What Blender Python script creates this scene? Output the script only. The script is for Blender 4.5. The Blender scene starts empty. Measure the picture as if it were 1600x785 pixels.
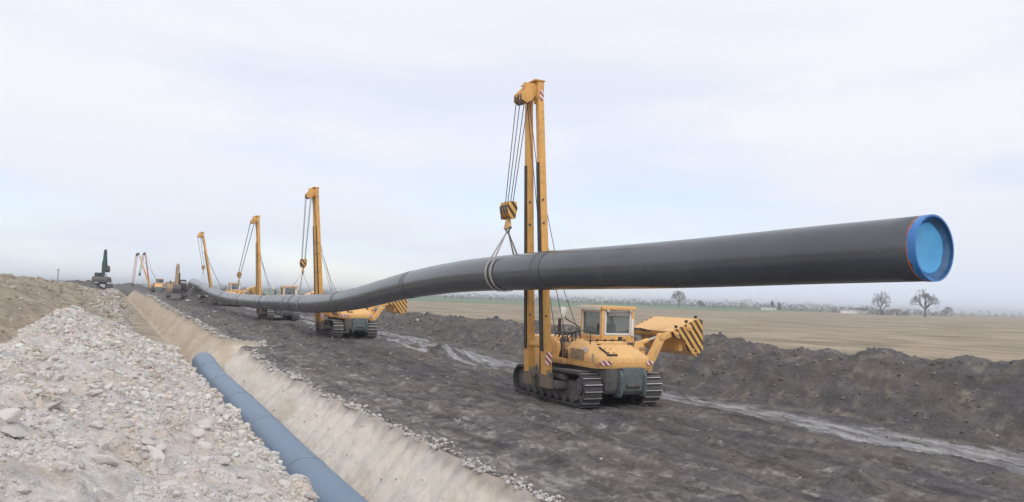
import bpy, bmesh, math, random
import numpy as np
from mathutils import Vector, Matrix

random.seed(7)
RNG = np.random.default_rng(11)
R = math.radians
SC = bpy.context.scene
COL = SC.collection

# ------------------------------------------------------------------ camera, world, sun, exposure
# world frame: +Y runs along the pipeline trench, +X to its right, Z up, metres
CAM = Vector((0.0, 0.0, 3.5))
YAW, PITCH, ROLL = R(26.93), R(3.3), R(2.0)
fw = Vector((math.sin(YAW) * math.cos(PITCH), math.cos(YAW) * math.cos(PITCH), math.sin(PITCH)))
rt = Vector((math.cos(YAW), -math.sin(YAW), 0.0))
up = rt.cross(fw)
r2 = rt * math.cos(ROLL) + up * math.sin(ROLL)
u2 = up * math.cos(ROLL) - rt * math.sin(ROLL)
cd = bpy.data.cameras.new("camera")
cd.lens, cd.sensor_width = 28.0, 36.0
cd.clip_start, cd.clip_end = 0.1, 12000.0
cam = bpy.data.objects.new("camera", cd)
M = Matrix((r2, u2, -fw)).transposed().to_4x4()
M.translation = CAM
cam.matrix_world = M
COL.objects.link(cam)
SC.camera = cam

SUN_EL, SUN_AZ = R(42), R(196)          # azimuth clockwise from +Y
W = bpy.data.worlds.new("World")
SC.world = W
W.use_nodes = True
nt = W.node_tree
nt.nodes.clear()
def wn(t, **k):
    n = nt.nodes.new(t)
    for a, b in k.items():
        setattr(n, a, b)
    return n
out = wn("ShaderNodeOutputWorld")
bg = wn("ShaderNodeBackground")
bg.inputs[1].default_value = 0.1
sky = wn("ShaderNodeTexSky", sky_type='NISHITA')
sky.sun_disc = False
sky.sun_elevation, sky.sun_rotation = SUN_EL, SUN_AZ
sky.air_density, sky.dust_density = 1.0, 0.4
tc = wn("ShaderNodeTexCoord")
sep = wn("ShaderNodeSeparateXYZ")
nt.links.new(tc.outputs["Generated"], sep.inputs[0])
ramp = wn("ShaderNodeValToRGB")            # overcast deck, brighter with height everywhere
ramp.color_ramp.elements[0].position = 0.0
ramp.color_ramp.elements[0].color = (0.74, 0.82, 0.96, 1)
ramp.color_ramp.elements[1].position = 0.20
ramp.color_ramp.elements[1].color = (0.925, 0.935, 1.0, 1)
e = ramp.color_ramp.elements.new(0.09); e.color = (0.845, 0.88, 0.965, 1)
e = ramp.color_ramp.elements.new(0.6); e.color = (0.89, 0.925, 1.0, 1)
nt.links.new(sep.outputs[2], ramp.inputs[0])
mp = wn("ShaderNodeMapping")
mp.inputs["Scale"].default_value = (1.6, 1.6, 7.0)
mp.inputs["Location"].default_value = (0.35, 0.1, 0.2)
nt.links.new(tc.outputs["Generated"], mp.inputs[0])
nz = wn("ShaderNodeTexNoise")
nz.inputs["Scale"].default_value = 1.7
nz.inputs["Detail"].default_value = 5.0
nz.inputs["Roughness"].default_value = 0.5
nt.links.new(mp.outputs[0], nz.inputs[0])
thin = wn("ShaderNodeMapRange")
thin.inputs[1].default_value, thin.inputs[2].default_value = 0.43, 0.66
thin.inputs[3].default_value, thin.inputs[4].default_value = 0.02, 0.50
nt.links.new(nz.outputs[0], thin.inputs[0])
scl = wn("ShaderNodeMix", data_type='RGBA', blend_type='MULTIPLY')
scl.inputs[0].default_value = 1.0
nt.links.new(ramp.outputs[0], scl.inputs[6])
scl.inputs[7].default_value = (10.0, 10.0, 10.0, 1)
mx = wn("ShaderNodeMix", data_type='RGBA')
low = wn("ShaderNodeMapRange")
low.inputs[1].default_value, low.inputs[2].default_value, low.inputs[3].default_value, low.inputs[4].default_value = 0.10, 0.34, 1.0, 0.12
nt.links.new(sep.outputs[2], low.inputs[0])
thn = wn("ShaderNodeMath", operation='MULTIPLY')
nt.links.new(thin.outputs[0], thn.inputs[0]); nt.links.new(low.outputs[0], thn.inputs[1])
nt.links.new(thn.outputs[0], mx.inputs[0])
nt.links.new(scl.outputs[2], mx.inputs[6])
gain = wn("ShaderNodeMix", data_type='RGBA', blend_type='MULTIPLY')
gain.inputs[0].default_value = 1.0
gain.inputs[7].default_value = (1.40, 1.36, 1.47, 1)
nt.links.new(sky.outputs[0], gain.inputs[6])
nt.links.new(gain.outputs[2], mx.inputs[7])
nt.links.new(mx.outputs[2], bg.inputs[0])
nt.links.new(bg.outputs[0], out.inputs[0])

sl = bpy.data.lights.new("sun", 'SUN')
sl.energy, sl.angle, sl.color = 1.3, R(24), (1.0, 0.96, 0.9)
so = bpy.data.objects.new("sun", sl)
sd = Vector((math.sin(SUN_AZ) * math.cos(SUN_EL), math.cos(SUN_AZ) * math.cos(SUN_EL), math.sin(SUN_EL)))
so.rotation_euler = sd.to_track_quat('Z', 'Y').to_euler()
so.location = (0, 0, 60)
COL.objects.link(so)

SC.view_settings.view_transform = 'Standard'
SC.view_settings.look = 'None'
SC.view_settings.exposure = 0.0
SC.view_settings.gamma = 1.0
SC.cycles.max_bounces = 6
SC.cycles.volume_bounces = 0
SC.cycles.use_denoising = True

# ------------------------------------------------------------------ numpy noise
def _hash(ix, iy, seed):
    h = (ix.astype(np.int64) * 374761393 + iy.astype(np.int64) * 668265263 + seed * 1442695041) & 0xFFFFFFFF
    h = ((h ^ (h >> 13)) * 1274126177) & 0xFFFFFFFF
    h = ((h ^ (h >> 16)) * 2246822519) & 0xFFFFFFFF
    return ((h ^ (h >> 15)) & 0xFFFFFF) / float(0xFFFFFF)
def vnoise(x, y, seed=0):
    x, y = np.broadcast_arrays(np.asarray(x, float), np.asarray(y, float))
    ix, iy = np.floor(x), np.floor(y)
    fx, fy = x - ix, y - iy
    res = 0
    ux, uy = fx * fx * fx * (fx * (fx * 6 - 15) + 10), fy * fy * fy * (fy * (fy * 6 - 15) + 10)
    g = {}
    for dx in (0, 1):
        for dy in (0, 1):
            a = _hash(ix + dx, iy + dy, seed) * 2 * np.pi
            g[dx, dy] = np.cos(a) * (fx - dx) + np.sin(a) * (fy - dy)
    n0 = g[0, 0] * (1 - ux) + g[1, 0] * ux
    n1 = g[0, 1] * (1 - ux) + g[1, 1] * ux
    return (n0 * (1 - uy) + n1 * uy) * 1.5
def fbm(x, y, octv=4, seed=0, gain=0.5, lac=2.03):
    a, f, r = 1.0, 1.0, 0.0
    for i in range(octv):
        r = r + a * vnoise(np.asarray(x) * f + 17.3 * i, np.asarray(y) * f - 9.1 * i, seed + i * 13)
        a *= gain; f *= lac
    return r
def sstep(a, b, x):
    u = np.clip((np.asarray(x, float) - a) / (b - a), 0, 1)
    return u * u * (3 - 2 * u)

# ------------------------------------------------------------------ objects, properties, materials
def props(o, label=None, cat=None, group=None, kind=None):
    if label: o["label"] = label
    if cat: o["category"] = cat
    if group: o["group"] = group
    if kind: o["kind"] = kind
    return o
def link(name, data, parent=None):
    o = bpy.data.objects.new(name, data)
    COL.objects.link(o)
    if parent: o.parent = parent
    return o
def empty(name, loc, rz=0.0):
    o = link(name, None)
    o.empty_display_size = 0.3
    o.location = loc
    o.rotation_euler = (0, 0, rz)
    return o

class NT:
    """small node helper for one material"""
    def __init__(s, name):
        s.m = bpy.data.materials.new(name)
        s.m.use_nodes = True
        s.t = s.m.node_tree
        s.b = s.t.nodes["Principled BSDF"]
        s.co = s.n("ShaderNodeTexCoord").outputs["Object"]
    def n(s, t, **k):
        x = s.t.nodes.new(t)
        for a, b in k.items(): setattr(x, a, b)
        return x
    def l(s, a, b): s.t.links.new(a, b)
    def map(s, scale, src=None):
        x = s.n("ShaderNodeMapping"); x.inputs["Scale"].default_value = scale
        s.l(src or s.co, x.inputs[0]); return x.outputs[0]
    def noise(s, scale, detail=4, rough=0.55, vec=None):
        x = s.n("ShaderNodeTexNoise")
        x.inputs["Scale"].default_value, x.inputs["Detail"].default_value, x.inputs["Roughness"].default_value = scale, detail, rough
        s.l(vec or s.co, x.inputs[0]); return x.outputs[0]
    def rng(s, v, a, b, c, d):
        x = s.n("ShaderNodeMapRange")
        for i, q in enumerate((a, b, c, d)): x.inputs[i + 1].default_value = q
        s.l(v, x.inputs[0]); return x.outputs[0]
    def mix(s, f, a, b, mode='MIX'):
        x = s.n("ShaderNodeMix", data_type='RGBA', blend_type=mode)
        if isinstance(f, float): x.inputs[0].default_value = f
        else: s.l(f, x.inputs[0])
        for v, i in ((a, 6), (b, 7)):
            if isinstance(v, tuple): x.inputs[i].default_value = (*v, 1)
            else: s.l(v, x.inputs[i])
        return x.outputs[2]
    def math(s, op, a, b=None):
        x = s.n("ShaderNodeMath", operation=op)
        for v, i in ((a, 0), (b, 1)):
            if v is None: continue
            if isinstance(v, (int, float)): x.inputs[i].default_value = v
            else: s.l(v, x.inputs[i])
        return x.outputs[0]
    def bump(s, h, strength, dist):
        x = s.n("ShaderNodeBump")
        x.inputs["Strength"].default_value, x.inputs["Distance"].default_value = strength, dist
        s.l(h, x.inputs["Height"]); s.l(x.outputs[0], s.b.inputs["Normal"])
    def done(s, color, rough=0.8, metal=0.0, spec=0.5):
        for v, key in ((color, "Base Color"), (rough, "Roughness"), (metal, "Metallic"), (spec, "Specular IOR Level")):
            if isinstance(v, tuple): s.b.inputs[key].default_value = (*v, 1)
            elif isinstance(v, (int, float)): s.b.inputs[key].default_value = v
            else: s.l(v, s.b.inputs[key])
        return s.m

def paint(name, col, dirt=(0.10, 0.09, 0.085), amount=0.5, rough=0.45, low=None):
    """painted steel with dust, scuffs and (optionally) mud up to a height in object space"""
    k = NT(name)
    a = k.noise(1.3, 6, 0.62)
    b = k.noise(9.0, 5, 0.6)
    tone = k.mix(k.rng(b, 0.3, 0.7, 0.0, 0.35), col, tuple(c * 0.72 for c in col))
    w = k.rng(k.math('ADD', a, k.math('MULTIPLY', b, 0.45)), 0.72, 1.02, 0.0, amount)
    if low:
        sp = k.n("ShaderNodeSeparateXYZ"); k.l(k.co, sp.inputs[0])
        z = k.math('ADD', sp.outputs[2], k.math('MULTIPLY', a, -0.6))
        w = k.math('MAXIMUM', w, k.rng(z, low[0], low[1], 0.92, 0.0))
    st = k.noise(1.0, 5, .6, k.map((5, 5, .7)))
    tone = k.mix(k.rng(st, .52, .72, 0, .45), tone, tuple(c_ * .5 + d_ * .3 for c_, d_ in zip(col, dirt)))
    ch = k.noise(17.0, 4, .6)
    tone = k.mix(k.rng(ch, .66, .70, 0, .7), tone, (.16, .10, .07))
    c = k.mix(w, tone, dirt)
    k.bump(b, 0.12, 0.02)
    return k.done(c, k.rng(w, 0, 1, rough, 0.9), 0.0, 0.4)
def plain(name, col, rough=0.6, metal=0.0, var=0.25, scale=6.0, spec=0.4):
    k = NT(name)
    n = k.noise(scale, 5, 0.6)
    c = k.mix(k.rng(n, 0.3, 0.7, 0.0, 1.0), tuple(x * (1 - var) for x in col), tuple(min(1, x * (1 + var)) for x in col))
    k.bump(n, 0.1, 0.02)
    return k.done(c, rough, metal, spec)
def stripes(name, c1, c2, period, slope=1.0, frac=0.5, axes=(0, 2)):
    k = NT(name)
    sp = k.n("ShaderNodeSeparateXYZ"); k.l(k.co, sp.inputs[0])
    v = k.math('ADD', sp.outputs[axes[0]], k.math('MULTIPLY', sp.outputs[axes[1]], slope))
    f = k.math('FRACT', k.math('DIVIDE', v, period))
    m = k.math('LESS_THAN', f, frac)
    n = k.noise(5.0, 5, 0.6)
    c = k.mix(m, c1, c2)
    c = k.mix(k.rng(n, 0.52, 0.8, 0.0, 0.45), c, (0.2, 0.16, 0.12))
    return k.done(c, 0.55)

MAT = {}
MAT["yellow"] = paint("yellow_paint", (0.88, 0.505, 0.185), (0.30, 0.21, 0.13), 0.40)
MAT["yellow_low"] = paint("yellow_paint_muddy", (0.72, 0.42, 0.16), (0.16, 0.13, 0.11), 0.6, 0.5, low=(0.75, 1.15))
MAT["boom"] = paint("boom_paint", (0.80, 0.43, 0.125), (0.20, 0.12, 0.07), 0.4)
MAT["white_paint"] = plain("white_cab_paint", (0.78, 0.76, 0.72), 0.45, var=0.08)
MAT["steel_dark"] = plain("dark_greasy_steel", (0.05, 0.047, 0.046), 0.5, 0.2)
MAT["mud"] = plain("mud_caked_steel", (0.12, 0.108, 0.104), 0.85, var=0.35, scale=4)
MAT["shoe"] = plain("muddy_track_steel", (0.095, 0.088, 0.086), 0.7, 0.0, 0.3, 5)
MAT["worn"] = plain("worn_bright_steel", (0.55, 0.53, 0.51), 0.4, 0.3, 0.2)
MAT["plate_grey"] = plain("green_grey_plate", (0.125, 0.15, 0.148), 0.55, 0.0, 0.3, 3)
MAT["rope"] = plain("wire_rope", (0.11, 0.11, 0.12), 0.6, 0.2)
MAT["strap"] = plain("webbing_strap", (0.40, 0.37, 0.34), 0.85, 0.0, 0.25, 12)
MAT["red"] = plain("red_oxide_paint", (0.40, 0.12, 0.085), 0.6, var=0.3)
MAT["rust"] = plain("tan_worn_paint", (0.36, 0.25, 0.15), 0.7, var=0.35)
MAT["teal"] = plain("dark_teal_paint", (0.02, 0.055, 0.05), 0.6, var=0.3)
MAT["cream"] = plain("cream_paint", (0.36, 0.32, 0.25), 0.6, var=0.2)
MAT["redwhite"] = stripes("red_white_warning_stripes", (0.78, 0.74, 0.72), (0.42, 0.05, 0.05), 0.20, 1.0)
MAT["cwstripe"] = stripes("yellow_black_warning_stripes", (0.74, 0.42, 0.10), (0.075, 0.035, 0.03), 0.27, 0.8, 0.46)
MAT["grille"] = plain("pale_grille_paint", (0.55, 0.53, 0.5), 0.6)
k = NT("cab_glass")
k.b.inputs["Roughness"].default_value = 0.06
k.b.inputs["Transmission Weight"].default_value = 0.88
k.b.inputs["IOR"].default_value = 1.12
MAT["glass"] = k.done((0.62, 0.68, 0.70), 0.03, 0.0, 0.9)
k = NT("pale_sticker"); MAT["sticker"] = k.done(k.mix(k.rng(k.noise(14, 3), 0.45, 0.6, 0, 1), (0.62, 0.58, 0.58), (0.4, 0.38, 0.45)), 0.5)

# ------------------------------------------------------------------ mesh builder
class MB:
    def __init__(s):
        s.v, s.f, s.mi, s.cur = [], [], [], 0
    def mat(s, i): s.cur = i; return s
    def add(s, vs, fs):
        o = len(s.v); s.v += [tuple(v) for v in vs]
        for f in fs: s.f.append(tuple(i + o for i in f)); s.mi.append(s.cur)
        return s
    def box(s, c, d, rot=None):
        c = Vector(c); h = Vector(d) / 2
        vs = []
        for x in (-1, 1):
            for y in (-1, 1):
                for z in (-1, 1):
                    q = Vector((x * h.x, y * h.y, z * h.z))
                    vs.append(c + (rot @ q if rot else q))
        return s.add(vs, [(0, 1, 3, 2), (4, 6, 7, 5), (0, 4, 5, 1), (2, 3, 7, 6), (0, 2, 6, 4), (1, 5, 7, 3)])
    def prism(s, poly, axis, a, b):
        n = len(poly)
        def P(u, w, t): return {'x': (t, u, w), 'y': (u, t, w), 'z': (u, w, t)}[axis]
        vs = [P(u, w, a) for u, w in poly] + [P(u, w, b) for u, w in poly]
        fs = [tuple(range(n)), tuple(reversed(range(n, 2 * n)))]
        fs += [(i, i + n, (i + 1) % n + n, (i + 1) % n) for i in range(n)]
        return s.add(vs, fs)
    def loft(s, loops):
        n = len(loops[0]); vs = [p for l in loops for p in l]; fs = [tuple(reversed(range(n)))]
        for j in range(len(loops) - 1):
            for i in range(n):
                fs.append((j * n + i, j * n + (i + 1) % n, (j + 1) * n + (i + 1) % n, (j + 1) * n + i))
        fs.append(tuple(range((len(loops) - 1) * n, len(loops) * n)))
        return s.add(vs, fs)
    def cyl(s, p0, p1, r0, n=12, r1=None):
        p0, p1 = Vector(p0), Vector(p1); r1 = r0 if r1 is None else r1
        d = (p1 - p0).normalized(); a = d.orthogonal().normalized(); b = d.cross(a)
        L = []
        for p, r in ((p0, r0), (p1, r1)):
            L.append([p + (a * math.cos(q) + b * math.sin(q)) * r for q in [2 * math.pi * i / n for i in range(n)]])
        return s.loft(L)
    def tube(s, pts, r, n=6):
        pts = [Vector(p) for p in pts]; L = []
        a = None
        for i, p in enumerate(pts):
            d = (pts[min(i + 1, len(pts) - 1)] - pts[max(i - 1, 0)]).normalized()
            a = d.orthogonal().normalized() if a is None else (a - d * a.dot(d)).normalized()
            b = d.cross(a); rr = r[i] if isinstance(r, (list, tuple)) else r
            L.append([p + (a * math.cos(q) + b * math.sin(q)) * rr for q in [2 * math.pi * k / n for k in range(n)]])
        return s.loft(L)
    def beam(s, p, q, w0, d0, w1, d1):
        """tapered box beam from p to q; w along x, d along y"""
        L = []
        for c, w, d in ((p, w0, d0), (q, w1, d1)):
            c = Vector(c)
            L.append([c + Vector((x * w / 2, y * d / 2, 0)) for x, y in ((-1, -1), (1, -1), (1, 1), (-1, 1))])
        return s.loft(L)
    def mesh(s, name, mats, bevel=0.0, smooth=True, ang=35):
        me = bpy.data.meshes.new(name)
        me.from_pydata(s.v, [], s.f)
        for m in mats: me.materials.append(m)
        me.polygons.foreach_set("material_index", s.mi)
        bm = bmesh.new(); bm.from_mesh(me)
        bmesh.ops.recalc_face_normals(bm, faces=bm.faces)
        if bevel:
            ed = [e for e in bm.edges if len(e.link_faces) == 2 and e.calc_face_angle(0) > R(25)]
            bmesh.ops.bevel(bm, geom=ed, offset=bevel, segments=2, affect='EDGES', clamp_overlap=True, profile=0.6)
        bm.to_mesh(me); bm.free()
        if smooth:
            me.polygons.foreach_set("use_smooth", [True] * len(me.polygons))
            me.set_sharp_from_angle(angle=R(ang))
        return me
    def build(s, name, mats, parent=None, bevel=0.0, smooth=True, ang=35):
        if not isinstance(mats, (list, tuple)): mats = [mats]
        return link(name, s.mesh(name, mats, bevel, smooth, ang), parent)

def children(o): return [c for c in bpy.data.objects if c.parent == o]
def copy_tree(o, parent=None):
    c = o.copy(); COL.objects.link(c); c.parent = parent
    for ch in list(o.children): copy_tree(ch, c)
    return c

def np_mesh(name, verts, faces, mat, colors=None, smooth=True, extra=None):
    """verts (n,3), faces (m,k) all of k corners; colors (n,3) stored as 'soil'"""
    me = bpy.data.meshes.new(name)
    n, (m, kk) = len(verts), faces.shape
    me.vertices.add(n); me.vertices.foreach_set("co", np.ascontiguousarray(verts, np.float32).ravel())
    me.loops.add(m * kk); me.loops.foreach_set("vertex_index", np.ascontiguousarray(faces, np.int32).ravel())
    me.polygons.add(m); me.polygons.foreach_set("loop_start", np.arange(0, m * kk, kk, dtype=np.int32))
    me.update(calc_edges=True)
    me.polygons.foreach_set("use_smooth", np.full(m, smooth))
    if colors is not None:
        at = me.attributes.new("soil", 'FLOAT_COLOR', 'POINT')
        at.data.foreach_set("color", np.concatenate([colors, np.ones((n, 1))], 1).astype(np.float32).ravel())
    if extra is not None:
        at = me.attributes.new("wet", 'FLOAT', 'POINT')
        at.data.foreach_set("value", extra.astype(np.float32))
    me.materials.append(mat)
    me.validate()
    return me
def grid_mesh(name, T, S, Z, mat, colors=None, extra=None):
    a, b = T.shape
    v = np.stack([T, S, Z], -1).reshape(-1, 3)
    i = np.arange(a * b).reshape(a, b)
    f = np.stack([i[:-1, :-1], i[1:, :-1], i[1:, 1:], i[:-1, 1:]], -1).reshape(-1, 4)   # axis0 = t, axis1 = s -> normals up
    return np_mesh(name, v, f, mat, None if colors is None else colors.reshape(-1, 3), True, None if extra is None else extra.ravel())

def soil_mat(name, fine=14.0, bump=0.6, dist=0.05, contrast=0.5, rough=0.92, streak=None, coarse=2.2):
    k = NT(name)
    at = k.n("ShaderNodeAttribute", attribute_name="soil").outputs["Color"]
    wet = k.n("ShaderNodeAttribute", attribute_name="wet").outputs["Fac"]
    n1 = k.noise(fine, 8, 0.68)
    n2 = k.noise(coarse, 6, 0.6)
    c = k.mix(1.0, at, k.mix(k.rng(n1, 0.28, 0.72, 0, 1), (1 - contrast,) * 3, (1 + contrast,) * 3), 'MULTIPLY')
    c = k.mix(1.0, c, k.mix(k.rng(n2, 0.3, 0.7, 0, 1), (1 - contrast * .5,) * 3, (1 + contrast * .5,) * 3), 'MULTIPLY')
    h = k.math('ADD', n1, k.math('MULTIPLY', n2, 0.8))
    if streak:
        n3 = k.noise(1.0, 6, 0.6, k.map(streak))
        c = k.mix(1.0, c, k.mix(k.rng(n3, 0.3, 0.7, 0, 1), (0.78,) * 3, (1.2,) * 3), 'MULTIPLY')
        h = k.math('ADD', h, n3)
    k.bump(h, bump, dist)
    return k.done(c, k.rng(wet, 0, 1, rough, 0.38), 0.0, k.rng(wet, 0, 1, 0.25, 0.5))

MAT["dirt"] = soil_mat("dark_topsoil", 11.0, 0.55, 0.05, 0.32, streak=(3.0, 0.35, 3.0))
MAT["trenchwall"] = soil_mat("cut_loess", 9.0, 0.3, 0.02, 0.10, coarse=0.8)
MAT["straw"] = soil_mat("dry_stubble", 3.0, 0.6, 0.06, 0.30, streak=(0.30, 0.05, 0.2), coarse=0.25)
MAT["brown"] = soil_mat("brown_subsoil", 5.0, 0.7, 0.08, 0.32, coarse=0.9)
MAT["chalk"] = soil_mat("crushed_limestone", 22.0, 0.8, 0.035, 0.22, coarse=5.0)

# ------------------------------------------------------------------ terrain heights
def base(t, s):
    return 0.42 * sstep(34, 58, s) + 0.35 * sstep(60, 110, s) + 0.75 * sstep(105, 160, s) + 0.3 * sstep(170, 260, s) - 1.6 * sstep(300, 700, s) - 0.2
BASE0 = 0.2
def rowmask(t):       # the raised working strip; the fields beside it stay at 0
    return sstep(-90, -30, t) * (1 - sstep(24, 34, t))
def h_base(t, s):
    return (base(t, s) + BASE0) * rowmask(t)
LIP = 6.95
def lip_off(s):
    notch = sstep(46.3, 47.0, s) * (1 - sstep(49.6, 51.5, s)) * 1.25
    return (0.24 * fbm(s / 3.1, s * 0 + 3.3, 4, 5) + 0.09 * fbm(s / 0.6, s * 0 + 1.7, 2, 8)) * (1 + sstep(30, 60, s) * 0.8) + notch + 0.15 * sstep(52, 90, s)
def h_dirt(t, s):
    fade = np.clip(26.0 / np.maximum(s, 1), 0.25, 1)
    z = 0.10 * fbm(t / 2.7, s / 4.5, 3, 21) + 0.05 * fbm(t / .55, s / .9, 3, 22) * fade + 0.022 * fbm(t / .16, s / .2, 2, 23) * fade
    z = z + 0.085 * fbm(t / .45, s / 7.0, 3, 24) * sstep(8.0, 10, t)
    wt = wet_w(t, s)
    z = z - 0.07 * wt + 0.05 * np.exp(-((t - 17.6) / .35) ** 2) + 0.06 * np.exp(-((t - 20.3) / .4) ** 2)
    for (x, y, h, rx, ry) in ((16.7, 41, 0.62, 0.9, 1.0), (18.1, 42.4, 0.3, 1.0, 0.8), (11.0, 14.2, 0.22, 0.35, 0.3), (14.4, 18.6, 0.2, 0.9, 0.5), (13.4, 11.2, 0.22, 0.8, 0.35), (12.5, 63, .3, 2.2, 3)):
        z = z + h * np.exp(-((t - x) / rx) ** 2 - ((s - y) / ry) ** 2) * (1 + 0.5 * fbm(t / .3, s / .3, 2, 31))
    # grouser prints where the pipelayers walked
    for c in (14.06, 16.44, 11.3, 9.0):
        z = z + 0.035 * np.sin(s * 2 * np.pi / 0.40) * np.exp(-((t - c) / .33) ** 4) * fade * (1 - wt)
    return z
def wet_w(t, s):
    c = 18.95 + 0.25 * np.sin(s / 9.0) + 0.2 * vnoise(s / 5.0, s * 0 + 2, 41)
    w = 0.98 + 0.25 * vnoise(s / 3.0, s * 0 + 5, 42)
    a = 1 - sstep(w * .8, w * 1.15, np.abs(t - c) + 0.28 * fbm(t / .25, s / 1.2, 3, 43))
    b = 0.8 * (1 - sstep(.12, .35, np.abs(t - 17.0 - 0.2 * np.sin(s / 6)) + 0.4 * fbm(t / .3, s / 2.0, 2, 44))) * sstep(26, 40, s)
    return np.clip(np.maximum(a * (0.60 + 0.75 * fbm(t / .22, s / 1.5, 2, 45)), b), 0, 1)
PIPE_T0, PIPE_TS = 4.05, 0.019            # lowered pipe: x = 4.05 + 0.019 s
def trench_floor(s):
    return -1.75 + 1.0 * sstep(150, 300, s)
def h_ground(t, s):
    off = lip_off(s)
    right = h_base(t, s) + h_dirt(t, s)
    left = h_base(t, s) + 0.12 * fbm(t / 2.0, s / 2.0, 4, 51) + 0.06
    fl = trench_floor(s) + h_base(t, s) * 0.6 + 0.06 * fbm(t / .8, s / 1.0, 3, 52)
    edge = LIP + off
    lipz = h_base(edge, s) - 0.02
    slope = 1.62 + 0.25 * vnoise(s / 7.0, s * 0 + 9, 53)
    u = np.clip((edge - t) / slope, 0, 1)
    wall = lipz + (fl - lipz) * (u ** 0.92) + 0.05 * fbm(t / .5, s / 1.1, 3, 54) * np.sin(np.pi * u) + 0.03 * fbm(t / .15, s / .15, 2, 55) * sstep(0, .2, u) + 0.055 * fbm(t / 2.5, s / .34, 3, 56) * sstep(.05, .25, u) * (1 - sstep(.5, .9, u))
    ul = np.clip((t - 3.1) / 0.45, 0, 1)
    lw = left + (fl - left) * ul
    z = np.where(t > edge, right, np.where(t > 4.2, wall, lw))
    far = sstep(280, 320, s)
    fld = 0.05 * fbm(t / 9, s / 9, 3, 57)
    z = z * (1 - far) + (np.where(t > 3.1, h_base(t, s), left)) * far
    z = np.where(t > 27, h_base(t, s) + fld * np.clip(1 - s / 400, 0, 1), z)
    near = sstep(24, 27.5, t)
    z = np.where((t > edge) & (t <= 27), z * (1 - near) + (h_base(t, s) + fld) * near, z)
    return z

# soil colours (albedo)
C_DARK, C_DARK2 = np.array((.116, .105, .105)), np.array((.150, .130, .114))
C_PALE = np.array((.47, .44, .405)); C_WALL = np.array((.665, .595, .52)); C_WALL2 = np.array((.50, .40, .29))
C_WET = np.array((.33, .32, .325)); C_STRAW = np.array((.35, .278, .195)); C_STRAW2 = np.array((.235, .19, .13))
C_GREEN = np.array((.10, .20, .095)); C_BROWN = np.array((.355, .29, .215)); C_BROWN2 = np.array((.27, .222, .17)); C_CHALK = np.array((.60, .56, .525))
def lerp(a, b, w): return a * (1 - w[..., None]) + b * w[..., None]
def col_dirt(t, s):
    c = lerp(C_DARK, C_DARK2, sstep(-.25, .5, fbm(t / 1.6, s / 3.0, 4, 61)))
    p = sstep(.25, .62, fbm(t / .9, s / 1.0, 4, 62, .62) + 0.55 * np.exp(-np.maximum(t - LIP - lip_off(s), 0) / 0.9) - 0.05 * (t - 8) * (t > 8) + 0.18 * np.exp(-((t - 9.5) / 2.5) ** 2) * (s < 40))
    c = lerp(c, C_PALE * 0.7, p * (.25 + .75 * sstep(-.1, .35, fbm(t / .16, s / .4, 3, 65))) * .8)
    p2 = sstep(.36, .6, fbm(t / .8, s / .35, 4, 64) + .22 * np.exp(-((t - 9.2) / 2.2) ** 2)) * 0.42
    c = lerp(c, np.array((.26, .235, .205)), p2)
    c = c * (1 - .30 * sstep(.15, .5, fbm(t / .33, s / 8.0, 3, 66)))[..., None]
    c = c * (1 - .25 * sstep(.25, .5, fbm(t / 1.1, s / 1.3, 3, 67)))[..., None]
    w = wet_w(t, s)
    return lerp(c, C_WET, w), w
def col_trench(t, s, z):
    d = lip_off(s) + LIP - t
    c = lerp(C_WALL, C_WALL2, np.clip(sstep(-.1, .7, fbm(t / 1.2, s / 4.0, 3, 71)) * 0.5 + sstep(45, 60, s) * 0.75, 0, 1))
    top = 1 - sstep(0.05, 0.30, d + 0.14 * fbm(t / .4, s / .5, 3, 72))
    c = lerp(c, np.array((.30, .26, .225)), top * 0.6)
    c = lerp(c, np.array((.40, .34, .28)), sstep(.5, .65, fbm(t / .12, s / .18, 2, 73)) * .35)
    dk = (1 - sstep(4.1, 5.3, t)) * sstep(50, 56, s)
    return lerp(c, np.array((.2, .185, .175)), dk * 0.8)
def col_field(t, s):
    c = lerp(C_STRAW, C_STRAW2, sstep(-.15, .55, fbm(t / 11, s / 16, 4, 81)) * 0.85)
    c = lerp(c, C_STRAW2 * 0.8, sstep(.15, .55, fbm(t / 5, s / 7, 4, 82)) * 0.6)
    # the winter-green field beyond, its edge running past (130,367) (290,333) (490,426) and on
    edge = np.interp(t, [-4000, 60, 130, 187, 286, 489, 700, 4000], [420, 380, 350, 330, 330, 425, 620, 5000])
    g = sstep(-8, 8, s - edge + 12 * fbm(t / 60, s / 60, 2, 83))
    g2 = sstep(20, 60, s - edge - 500)
    c = lerp(c, C_GREEN, g * (0.75 + 0.25 * vnoise(t / 80, s / 80, 84)))
    c = lerp(c, np.array((.2, .2, .15)), g2 * 0.7)
    d = np.hypot(t, s)
    br = sstep(430, 445, d) * (1 - sstep(500, 540, d)) * (t > 470)
    return lerp(c, np.array((.21, .17, .135)), br * 0.6)
def col_left(t, s):
    c = lerp(C_BROWN, C_BROWN2, sstep(-.2, .5, fbm(t / 2.5, s / 3.5, 4, 91)))
    g = sstep(120, 260, s) * 0.5
    return lerp(c, np.array((.26, .25, .2)), g)

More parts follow.
